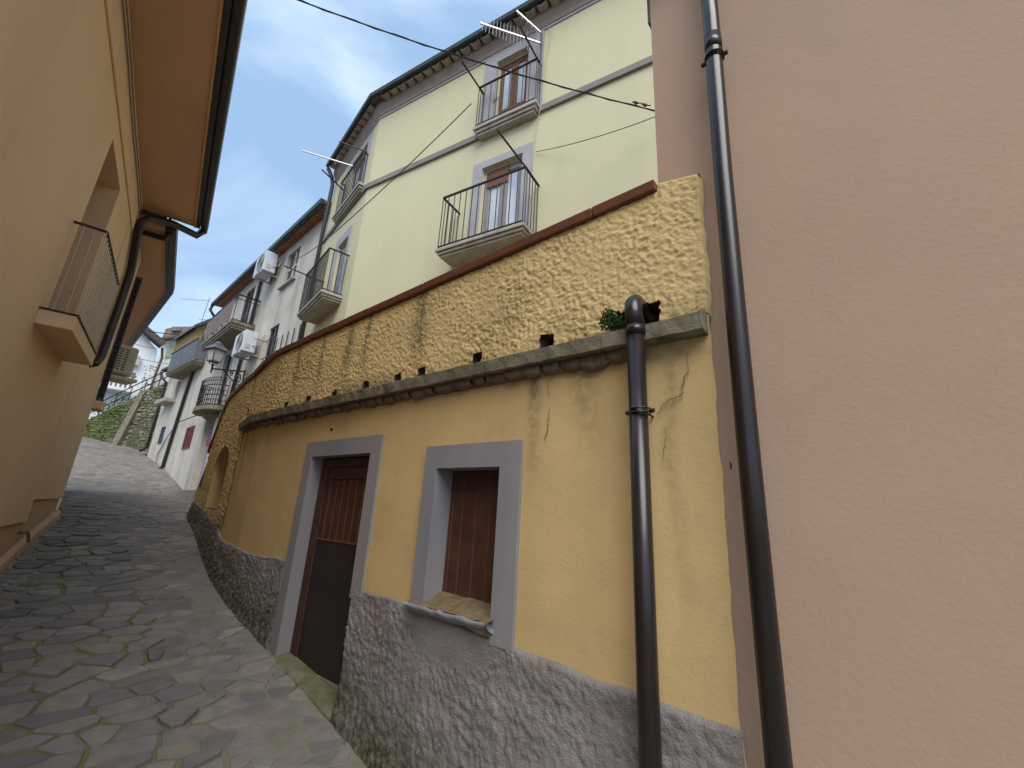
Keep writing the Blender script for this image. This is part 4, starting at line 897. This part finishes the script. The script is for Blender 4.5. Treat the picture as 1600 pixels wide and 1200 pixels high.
# ================================================================== NEXT WHITE HOUSE (D) with grey balcony
hd = thing('narrow_white_house', 'narrow whitewashed house with grey panelled balcony, beyond the old white house', 'house', D.P(25, 3.5))
OD = [(24.84, 25.45, 6.5, 7.38), (25.3, 25.86, 4.43, 5.2)]
mb = MB(); mb.walls(D, 23.68, 27.2, 2.5, 8.3, OD, depth=.2); mb.poly([D.P(27.2, 2.5), D.P(27.2, 8.3), D.P(27.2, 8.3, -4), D.P(27.2, 2.5, -4)]); mb.build('wall', 'white_wall', hd)
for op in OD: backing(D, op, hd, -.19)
mb = MB(); mb.box(D, 24.9, 26.6, 6.32, 6.48, 0, .42); mb.build('window_ledge', 'slab', hd)
mb = MB(); mb.ring(D, 25.33, 25.83, 4.46, 5.17, .04, 0, .03); ng = mb.build('grille_window', 'navy_grille', hd)
for k in range(9): mb = MB(); z = 4.46 + .71 * k / 9; mb.box(D, 25.33, 25.83, z, z + .03, 0, .02); mb.build('bar', 'navy_grille', ng)
mb = MB(); mb.box8([D.P(23.7, 8.06, -3), D.P(27.6, 8.2, -3), D.P(27.6, 8.18, .35), D.P(23.7, 8.04, .35), D.P(23.7, 8.6, -3), D.P(27.6, 8.8, -3), D.P(27.6, 8.28, .35), D.P(23.7, 8.14, .35)]); mb.build('roof', 'roof_dark', hd)
mb = MB(); mb.tube([D.P(27.5, 8.1, .35), D.P(27.35, 7.85, .3), D.P(27.2, 7.6, .1), D.P(27.3, 4.3, .1), D.P(27.4, 4.12, .3)], .065, 8); mb.build('downpipe', 'pipe', hd, smooth=True)
GB = moulded_slab('balcony', D, 21.3, 25.1, 7.62, .62, hd, .2, m='stone')
for k in range(4): mb = MB(); a = 21.35 + .93 * k; mb.box(D, a, a + .88, 7.66, 8.5, .585, .60); mb.build('balcony_panel', 'grey_panel', GB)
for a in (21.33, 25.04): mb = MB(); mb.box(D, a, a + .03, 7.66, 8.5, 0, .58); mb.build('balcony_panel', 'grey_panel', GB)
mb = MB(); mb.beam(D.P(21.3, 8.55, .6), D.P(25.1, 8.55, .6), .04, .04); mb.build('top_rail', 'iron', GB)
mb = MB(); mb.tube([D.P(23.62, 4.9, .12), D.P(24.6, 4.5, .05), D.P(25.2, 3.9, .05), D.P(25.0, 3.45, .08)], .018, 5); mb.build('hanging_cable', 'gutter', hd)

# ================================================================== LEFT HOUSE
lh = thing('left_house', 'peach plastered house close on the left with deep eaves and slim balcony', 'house', L.P(6, gz(5.5)))
LS_ = 0.2  # unseen near end of the house, cut short to let light into the alley
RC = (5.34, 6.31, 3.6, 5.56); LT = 6.22
mb = MB(); mb.walls(L, LS_, 7.40, 1.82, LT, [RC], depth=.5); mb.walls(L, 7.46, 9.30, 2.06, LT)
mb.reveal(L, 7.40, 7.46, 1.82, LT, 0, -.02); mb.walls(L, 7.40, 7.46, 1.8, LT, o=-.02)
L2 = Frame(-48.5, 0, -1); cp = L.P(9.30, 0); L2.d = cp.dot(L2.N); l2s = cp.dot(L2.S)
mb.walls(L2, l2s, l2s + 7, 1.5, LT - .1)
mb.poly([L.P(LS_, 1.82, -.001), L.P(7.43, 1.82, -.001), L.P(7.43, 1.82, -.03), L.P(LS_, 1.82, -.03)]); mb.poly([L.P(LS_, -.6), L.P(LS_, LT), L.P(LS_, LT, -5), L.P(LS_, -.6, -5)]); mb.poly([L.P(7.43, 2.06, 0), L.P(9.3, 2.06, 0), L.P(9.3, 2.06, -.03), L.P(7.43, 2.06, -.03)])
mb.build('wall', 'left_wall', lh)
mb = MB(); mb.walls(L, LS_, 9.30, -1.2, 2.1, o=-.025); mb.poly([L.P(9.3, .5, -.025), L.P(9.3, 2.1, -.025), L.P(9.3, 2.1, -.5), L.P(9.3, .5, -.5)]); mb.build('plinth', 'left_plinth', lh)
mb = MB(); xs = [.2, 1, 3, 5, 6, 7, 8, 9, 9.34]
for a, b in zip(xs[:-1], xs[1:]):
    ga, gb = gxy(L.P(a, 0)), gxy(L.P(b, 0)); mb.box8([L.P(a, ga - .05, -.02), L.P(b, gb - .05, -.02), L.P(b, gb - .05, .05), L.P(a, ga - .05, .05), L.P(a, ga + .12, -.02), L.P(b, gb + .12, -.02), L.P(b, gb + .09, .035), L.P(a, ga + .09, .035)])
mb.build('skirting', 'left_skirt', lh)
a, z = L.at(30, 832, -.02); mb = MB(); mb.tube([L.P(a, z, -.03), L.P(a, z, .05), L.P(a + .06, z - .1, .07)], .018, 6); mb.build('wall_hook', 'rubble', lh)
# moulding strip under soffit with cables
mb = MB(); mb.box(L, LS_, 7.7, 5.75, 6.21, .001, .022); mb.build('frieze', 'left_wall', lh, bevel=.008)
mb = MB()
for z_, o_ in ((6.02, .035), (6.08, .04)): mb.tube([L.P(a, z_ + .01 * math.sin(a * 3), o_) for a in np.linspace(2.5, 7.6, 30)] + ([L.P(7.75, 5.95, .06), L.P(7.95, 5.9, .05), L.P(8.2, 5.95, .03), L.P(9.2, 5.97, .03)] if z_ < 6.05 else []), .007, 5)
mb.build('wall_cable', 'cable_grey', lh)
# roof 1
def Lo(a, z, o): return L.P(a, z, o)
E1 = 7.85
mb = MB(); mb.box(L, LS_, E1, LT, LT + .1, -.6, .643); s1_ = mb.build('roof', 'soffit', lh)
mb = MB(); mb.box(L, LS_, E1, LT - .015, LT + .05, .645, .665); mb.build('fascia_trim', 'left_skirt', s1_)
mb = MB(); mb.box(L, LS_, E1, LT - .005, LT + .22, .667, .72); mb.build('fascia', 'gutter', s1_)
mb = MB(); mb.box(L, LS_, E1 + .18, LT + .02, LT + .16, .722, .815); mb.build('gutter', 'gutter', s1_, bevel=.02)
mb = MB(); mb.box8([L.P(LS_, LT + .1, .64), L.P(E1, LT + .1, .64), L.P(E1, LT + .1, -5), L.P(LS_, LT + .1, -5), L.P(LS_, LT + .3, .7), L.P(E1, LT + .3, .7), L.P(E1, LT + 1.9, -5), L.P(LS_, LT + 1.9, -5)]); mb.build('roof_slope', 'roof_dark', s1_)
# downpipe 1: from the gutter end back under the soffit, then down the wall
pa_ = [L.P(E1 + .1, LT + .03, .76), L.P(E1 + .08, LT - .09, .70), L.P(7.75, LT - .12, .4), L.P(7.62, 6.0, .14), L.P(7.62, 5.9, .08), L.P(7.70, 5.75, .065), L.P(8.12, 5.42, .065), L.P(8.2, 5.25, .065), L.P(8.2, 4.8, .065), L.P(8.13, 3.98, .065), L.P(8.05, 3.86, .04), L.P(8.0, 3.82, -.03)]
mb = MB(); mb.tube(pa_, .052, 14); lp_ = mb.build('downpipe', 'pipe', lh, smooth=True)
# roof 2 (lower), hipped round the corner
z2 = 6.04
P0, P1 = L.P(E1 + .02, 0, .0), L.P(E1 + .02, 0, .30); P2 = L.P(10.6, 0, .30); q1 = level(190, 548, z2); q0 = level(150, 600, z2)
P3 = Vector((q1.x, q1.y, 0)); P4 = P3 + (L.P(0, 0, -4) - L.P(0, 0, 0)); P5 = L.P(E1 + .02, 0, -4)
mb = MB(); mb.prism([p + Vector((0, 0, z2)) for p in (P1, P2, P3, P4, P5)], (0, 0, .1)); s2_ = mb.build('roof', 'soffit', lh)
def strip(name, m, o0, o1, z0, z1, par):
    mb = MB(); dA = (P2 - P1).normalized(); nA_ = Vector((dA.y, -dA.x, 0)); dB_ = (P3 - P2).normalized(); nB_ = Vector((dB_.y, -dB_.x, 0)); mid = (nA_ + nB_) / (1 + nA_.dot(nB_))
    for p_, q_, u, v_ in ((P1, P2, nA_, mid), (P2, P3, mid, nB_)):
        mb.box8([p_ + u * o0 + Vector((0, 0, z0)), q_ + v_ * o0 + Vector((0, 0, z0)), q_ + v_ * o1 + Vector((0, 0, z0)), p_ + u * o1 + Vector((0, 0, z0)), p_ + u * o0 + Vector((0, 0, z1)), q_ + v_ * o0 + Vector((0, 0, z1)), q_ + v_ * o1 + Vector((0, 0, z1)), p_ + u * o1 + Vector((0, 0, z1))])
    mb.build(name, m, par)
strip('fascia_trim', 'left_skirt', .002, .02, z2 - .01, z2 + .05, s2_); strip('fascia', 'gutter', .022, .06, z2, z2 + .2, s2_); strip('gutter', 'gutter', .062, .155, z2 + .02, z2 + .15, s2_)
mb = MB(); mb.prism([p + Vector((0, 0, z2 + .11)) for p in (P1, P2, P3, P4, P5)], (0, 0, .12)); mb.build('roof_slope', 'roof_dark', s2_)
mb = MB(); mb.tube([L.P(E1 + .25, z2 - .07, .03), L.P(E1 + .22, z2 - .07, .33), L.P(E1 + .12, z2 + .0, .38)], .045, 10); mb.build('gutter_arm', 'pipe', s2_, smooth=True)
# balcony 1
mb = MB(); mb.box(L, 5.12, 6.50, 3.50, 3.63, 0, .235); lb = mb.build('balcony', 'left_wall', lh, bevel=.004)
mb = MB(); mb.box(L, 5.11, 6.51, 3.632, 3.644, 0, .245); mb.build('slab_edge', 'iron', lb)
mb = MB(); mb.beam(L.P(5.15, 4.49, -.0), L.P(5.15, 4.49, .225), .022, .018); mb.beam(L.P(5.15, 4.49, .225), L.P(6.47, 4.49, .225), .022, .018); mb.build('top_rail', 'iron', lb)
for a, o_ in [(5.15, .075), (5.15, .15)] + [(5.15 + 1.32 * k / 13, .225) for k in range(14)]:
    mb = MB(); mb.tube([L.P(a, 3.64, o_), L.P(a, 4.49, o_)], .0055, 6, cap=False); mb.build('baluster', 'pale_metal', lb)
mb = MB(); mb.box(L, 5.36, 6.29, 3.62, 5.55, -.5, -.46); mb.build('balcony_door', 'wood_dark', lh)
# louvred shutter and balcony at the corner, seen edge on
LS = Frame(-36.65 + 90, 0); pS = L.P(9.32, 0, 0); LS.d = pS.dot(LS.N); ls0 = pS.dot(LS.S)
mb = MB(); mb.box(LS, ls0 + .0, ls0 + .015, 3.55, 5.72, .0, .04); mb.box(LS, ls0 + .075, ls0 + .09, 3.55, 5.72, .0, .04); mb.box(LS, ls0 + .015, ls0 + .08, 5.68, 5.72, 0, .04); mb.box(LS, ls0 + .015, ls0 + .08, 3.55, 3.6, 0, .04); mb.box(LS, ls0 + .015, ls0 + .075, 3.6, 5.68, .036, .04); shl = mb.build('corner_shutter', 'purple_shutter', lh)
for k in range(26): mb = MB(); z = 3.63 + k * .079; mb.box8([LS.P(ls0 + .014, z, .005), LS.P(ls0 + .076, z, .005), LS.P(ls0 + .076, z + .03, .035), LS.P(ls0 + .014, z + .03, .035), LS.P(ls0 + .014, z + .012, .005), LS.P(ls0 + .076, z + .012, .005), LS.P(ls0 + .076, z + .042, .035), LS.P(ls0 + .014, z + .042, .035)]); mb.build('slat', 'iron', shl)
mb = MB(); mb.box(L, 9.3, 9.7, 3.42, 3.54, -.1, .1); mb.build('corner_slab', 'left_wall', lh)
# beige air conditioner beyond the corner
AF = plane_at(187, 560, 11.8, 30); a, z = AF.at(187, 560)
acb = thing('air_conditioner', 'beige louvred air conditioner hanging under the left eaves beyond the corner', 'air conditioner', AF.P(a, z, 0), 'outdoor air conditioning units')
mb = MB(); mb.box(AF, a - .24, a + .28, z - .30, z + .30, -.3, 0); mb.build('casing', 'ac_beige', acb, bevel=.04)
for k in range(9):
    zz = z - .22 + .052 * k; mb = MB()
    for x0, x1 in ((a - .18, a - .08), (a - .06, a + .03), (a + .06, a + .12)): mb.box(AF, x0, x1, zz, zz + .026, .001, .006)
    mb.build('louvre', 'ac_dark', acb)
mb = MB(); mb.box(AF, a - .3, a + .35, z - .42, z - .36, -.4, .1); mb.build('support_shelf', 'ac_beige', acb)

# ================================================================== FAR STONE WALL
SW = Frame(-81.093, 19.868)
def stonewall():
    root = thing('stone_wall', 'mossy rubble stone retaining wall with blind arch and buttress at the street end', 'wall', SW.P(24, 4.5))
    def top(a): return float(np.interp(a, [21, 21.79, 23.39, 24.58, 25.92, 30], [8.3, 7.97, 7.19, 6.57, 5.83, 4.6]))
    mb = MB(); xs = np.arange(20.0, 31, .5)
    for a, b in zip(xs[:-1], xs[1:]): mb.poly([SW.P(a, 3.5), SW.P(b, 3.5), SW.P(b, top(b)), SW.P(a, top(a))]); mb.poly([SW.P(a, top(a)), SW.P(b, top(b)), SW.P(b, top(b), -6), SW.P(a, top(a), -6)])
    mb.build('wall_face', 'earth', root)
    # rubble stones, too many and small to pick apart
    mb = MB(); s_ = 20.2
    row = 3.9
    while row < 8.3:
        hgt = random.uniform(.09, .17); a = 20.2 + random.random() * .2
        while a < 28.5:
            wd = random.uniform(.14, .34); zc = row + random.uniform(-.03, .03)
            if zc + hgt < top(a) - .02 and not (22.35 < a < 22.95 and 4.2 < zc < 5.2 + .9 * (1 - abs(a - 22.6) / .3)):
                o1 = random.uniform(.02, .08); g = fbm(np.array([a]), np.array([zc]), .9, 3, 4)[0]
                c_ = Vector((.24, .225, .17)) * random.uniform(.6, 1.2)
                if g + random.uniform(-.12, .12) > .52: c_ = Vector((.13, .17, .055)) * random.uniform(.7, 1.2)
                i0 = len(mb.v); j = lambda: random.uniform(-.02, .02)
                mb.box8([SW.P(a + j(), zc + j(), -.02), SW.P(a + wd + j(), zc + j(), -.02), SW.P(a + wd - .03 + j(), zc + .02, o1), SW.P(a + .03 + j(), zc + .02, o1), SW.P(a + j(), zc + hgt + j(), -.02), SW.P(a + wd + j(), zc + hgt + j(), -.02), SW.P(a + wd - .03, zc + hgt - .02 + j(), o1), SW.P(a + .03, zc + hgt - .02 + j(), o1)])
                mb.c += [(*c_, 1)] * (len(mb.v) - i0)
            a += wd + random.uniform(.01, .03)
        row += hgt + .015
    mb.build('rubble_stone', 'stone_wall', root, kind='stuff')
    mb = MB(); mb.box8([SW.P(23.55, 3.6, -.1), SW.P(23.95, 3.6, -.1), SW.P(23.95, 3.6, .35), SW.P(23.55, 3.6, .35), SW.P(22.85, 7.5, -.1), SW.P(23.2, 7.5, -.1), SW.P(23.2, 7.5, .12), SW.P(22.85, 7.5, .12)]); mb.build('buttress', 'stone', root, bevel=.02)
    mb = MB(); mb.prism([SW.P(22.35, 4.2, .0), SW.P(22.95, 4.2, .0), SW.P(22.9, 5.2, .0), SW.P(22.6, 6.0, .0), SW.P(22.32, 5.6, .0)], SW.N * -.012); mb.build('blind_arch', 'earth', root)
    # grass and moss clumps on the face
    mb = MB()
    for k in range(2600):
        a = random.uniform(20.3, 28); z = 4.1 + random.random() ** .8 * (top(a) - 4.1)
        if z > top(a) - .05: continue
        if fbm(np.array([a]), np.array([z]), 1.1, 3, 44)[0] < .5: continue
        p = SW.P(a, z, .05); d = Vector((random.gauss(0, .5), random.gauss(0, .5), random.gauss(.2, .6))) * .07; q = p + d - SW.N * .06; s_ = Vector((d.y, -d.x, .02)).normalized() * .035
        mb.poly([p - s_, q - s_ * .5, q + s_ * .5, p + s_])
    mb.build('moss_clumps', 'moss', root, kind='stuff')
    # railing along the top
    rl = thing('street_railing', 'dark iron railing climbing along the top of the mossy stone wall', 'railing', SW.P(24, top(24)))
    mb = MB(); xs = np.arange(20.5, 28, .5)
    for dz in (.45, .85):
        mb2 = MB(); mb2.tube([SW.P(a, top(a) + dz, -.1) for a in xs], .028, 6); mb2.build('rail', 'iron', rl)
    for a in np.arange(20.8, 28, .8): mb2 = MB(); mb2.tube([SW.P(a, top(a), -.1), SW.P(a, top(a) + .87, -.1)], .025, 6); mb2.build('post', 'iron', rl)
    return top
top_ = stonewall()
# bushes above the wall
for k, (px, py, dist, sz, lab) in enumerate(((203, 632, 33, (.8, .5, .45), 'grey green bush behind the railing, nearest the white balcony'), (228, 600, 34, (.25, .25, 1.1), 'thin bare climbing shrub against the corner of the far white house'), (186, 642, 32, (1.3, .6, .35), 'low scrubby bush behind the railing near the left house corner'))):
    tuft(ray(px, py) * dist + Vector((0, 0, CZ)), sz, (420, 130, 300)[k], .16, 'bush', lab, 'bush')
# ================================================================== FAR HOUSES
def house_px(fr, pts, depth, m, parent, name='wall'):
    mb = MB(); P_ = [fr.at(*p) for p in pts]; mb.prism([fr.P(a, z, 0) for a, z in P_], fr.P(0, 0, -depth) - fr.P(0, 0, 0)); return mb.build(name, m, parent)
F1 = plane_at(215, 560, 42, 44)
f1 = thing('gabled_white_house', 'bright white gabled house far up the street with brown roof edge', 'house', ray(215, 640) * 42 + Vector((0, 0, CZ)))
house_px(F1, [(60, 720), (232, 660), (238, 600), (246, 548), (222, 518), (190, 480), (150, 520), (80, 640)], 6, 'white_wall_clean', f1)
def beam_px(fr, p, q, w_, h_, m, parent, name, o=.0):
    mb = MB(); a, z = fr.at(*p); b, z1 = fr.at(*q); mb.beam(fr.P(a, z, o), fr.P(b, z1, o), w_, h_); return mb.build(name, m, parent)
beam_px(F1, (196, 495), (222, 514), 1.0, .35, 'roof_dark', f1, 'roof', .3); beam_px(F1, (220, 513), (253, 541), 1.0, .4, 'roof_dark', f1, 'roof_edge', .3)
mb = MB(); mb.tube([F1.P(*F1.at(252, 545), .35), F1.P(*F1.at(252, 560), .3), F1.P(*F1.at(240, 592), .2), F1.P(*F1.at(224, 640), .2)], .08, 6); mb.build('downpipe', 'roof_dark', f1)
a, z = F1.at(206, 563); ac_ = thing('air_conditioner', 'tiny grey air conditioner on the far bright white gabled house', 'air conditioner', F1.P(a, z, .1), 'outdoor air conditioning units')
mb = MB(); mb.box(F1, a - .5, a + .4, z - .35, z + .35, .02, .4); mb.build('casing', 'ac_beige', ac_); mb = MB(); mb.tube([F1.P(a - .1, z, .4), F1.P(a - .1, z, .43)], .26, 14); mb.build('fan_opening', 'ac_dark', ac_)
a, z = F1.at(180, 590)
mb = MB(); mb.box(F1, a - 1.2, a + 1.0, z - 1.0, z - .8, 0, 1.2); fb = mb.build('balcony', 'white_wall_clean', f1)
for k in range(9): mb = MB(); x = a - 1.1 + .25 * k; mb.box(F1, x, x + .12, z - .8, z + .05, 1.0, 1.1); mb.build('baluster', 'white_wall_clean', fb)
mb = MB(); mb.box(F1, a - 1.2, a + 1.0, z + .05, z + .18, .95, 1.15); mb.build('top_rail', 'brown_panel', fb); mb = MB(); mb.box(F1, a - 1.2, a + 1.0, z - .8, z + .6, .02, .06); mb.build('door_recess', 'brown_panel', fb)
F2 = plane_at(275, 560, 46, 60)
f2 = thing('pale_house', 'pale grey house with light green shutters and old tiled roof in the distance', 'house', ray(275, 640) * 46 + Vector((0, 0, CZ)))
house_px(F2, [(215, 660), (330, 640), (340, 525), (300, 527), (256, 533), (240, 580)], 6, 'pale_wall', f2)
def quad_px(fr, pts, o0, o1, m, parent, name):
    mb = MB(); P_ = [fr.at(*p) for p in pts]; mb.prism([fr.P(a, z, o0) for a, z in P_], fr.P(0, 0, o1) - fr.P(0, 0, o0)); return mb.build(name, m, parent)
sh2 = quad_px(F2, [(257, 560), (263, 541), (277, 538), (272, 557)], .02, .1, 'green_shutter', f2, 'window_shutter')
for k in range(9): 
    t = k / 9; quad_px(F2, [(258 + 5 * t, 558 - 17 * t), (272 + 4 * t, 555 - 16 * t), (272.3 + 4 * t, 554 - 16 * t), (258.3 + 5 * t, 557 - 17 * t)], .101, .14, 'green_shutter', sh2, 'slat')
r2 = quad_px(F2, [(254, 533), (260, 517), (272, 514), (300, 513), (340, 510), (340, 526), (300, 526)], -1, .5, 'roof_old', f2, 'roof')
quad_px(F2, [(253, 534), (340, 527), (340, 524), (254, 531)], .5, .75, 'roof_dark', r2, 'gutter')
ch = quad_px(F2, [(270, 521), (271, 515), (283, 515), (283, 521)], .0, .8, 'roof_old', r2, 'chimney'); 
F3 = plane_at(315, 520, 30, 40)
f3 = thing('ochre_house', 'small ochre plastered upper storey between the brown screened balcony and distant roofs', 'house', ray(315, 560) * 30 + Vector((0, 0, CZ)))
house_px(F3, [(303, 560), (306, 513), (332, 503), (350, 500), (350, 560)], 4, 'ochre_wall', f3)
quad_px(F3, [(299, 514), (302, 509), (335, 496), (352, 494), (352, 500), (334, 503)], -3.5, .4, 'gutter_green', f3, 'roof')
yagi(ray(282, 467) * 31 + Vector((0, 0, CZ)), ray(327, 470) * 30 + Vector((0, 0, CZ)), 2, .12, 'tall thin antenna mast above the ochre house against the sky', [ray(313, 508) * 30 + Vector((0, 0, CZ)), ray(328, 464) * 30 + Vector((0, 0, CZ))])
yagi(ray(309, 498) * 31 + Vector((0, 0, CZ)), ray(325, 500) * 30 + Vector((0, 0, CZ)), 2, .1, 'small low antenna just above the roof edge of the ochre house')

# ================================================================== WIRES AND BIRDS
def wire(p, q, sag, r_, label, n=24, m='iron', name='overhead_cable', twist=0):
    p = Vector(p); q = Vector(q); mb = MB(); pts = []
    for k in range(n + 1):
        t = k / n; pts.append(p + (q - p) * t + Vector((0, 0, -4 * sag * t * (1 - t))))
    mb.tube(pts, r_, 5)
    if twist:
        mb.tube([pts[k] + Vector((0, 0, 0.010 * math.sin(k * 1.3))) + A.S * .010 * math.cos(k * 1.3) for k in range(len(pts))], r_ * .7, 5)
    o = mb.build(name, m, loc=p); tag(o, label, 'cable'); return pts
wa = ray(440, -10) * 7.5 + Vector((0, 0, CZ)); wb = ray(1050, 179) * 7.0 + Vector((0, 0, CZ))
WP = wire(wa, wb, .12, .009, 'thick dark cable crossing the sky to the corner of the pink house', twist=1, n=40)
a, z = A.at(1026, 178, .05); p_r = ray(1040, 176) * 6.6 + Vector((0, 0, CZ)); aw, zw = A.at(838, 237, .02)
a1, z1 = A.at(775, 215, .03); wire(A.P(aw, zw, .02), p_r, .06, .006, 'thin slack wire from the yellow house wall to the pink house', m='cable_grey')
a2, z2_ = B.at(540, 352, .05); wire(A.P(a1, z1, .75), ray(530, 357) * 9.0 + Vector((0, 0, CZ)), .05, .008, 'thin wire slanting down across the yellow facade to its corner', m='iron')
wire(ray(530, 357) * 9.0 + Vector((0, 0, CZ)), C.P(*C.at(455, 408, .1), .1), .1, .009, 'thin wire from the yellow house to the white house wall', m='iron')
wire(ray(228, 516) * 36 + Vector((0, 0, CZ)), ray(300, 523) * 34 + Vector((0, 0, CZ)), .1, .03, 'distant dark wire spanning between the far roofs')
wire(ray(206, 535) * 36 + Vector((0, 0, CZ)), ray(246, 544) * 40 + Vector((0, 0, CZ)), .1, .02, 'upper of the two thin wires before the gabled white house', m='cable_grey')
wire(ray(204, 557) * 36 + Vector((0, 0, CZ)), ray(300, 572) * 34 + Vector((0, 0, CZ)), .1, .02, 'lower of the two thin wires before the gabled white house', m='cable_grey')
def bird(p, label):
    root = thing('bird', label, 'bird', p, 'birds on the cable'); mb = MB(); x = A.S; V = lambda a, z: p + x * (a * .75) + Vector((0, 0, z * .75))
    mb.tube([V(-.045, .03), V(-.03, .04), V(0, .055), V(.02, .085), V(.035, .10), V(.05, .1), V(.062, .098)], [.003, .014, .021, .016, .013, .009, .002], 8)
    mb.tube([V(-.03, .035), V(-.10, 0)], [.008, .006], 5); mb.tube([p, p + Vector((0, 0, .03))], .003, 4)
    mb.build('body', 'roof_dark', root, smooth=True)
def on_wire(px):
    best = min(WP, key=lambda q: abs(800 + FPX * (q - Vector((0, 0, CZ))).dot(RT) / max(.1, (q - Vector((0, 0, CZ))).dot(F0)) - px)); return best + Vector((0, 0, .008))
bird(on_wire(1000), 'left one of two small birds perched on the thick cable'); bird(on_wire(1013), 'right one of two small birds, the one nearer the pink house')
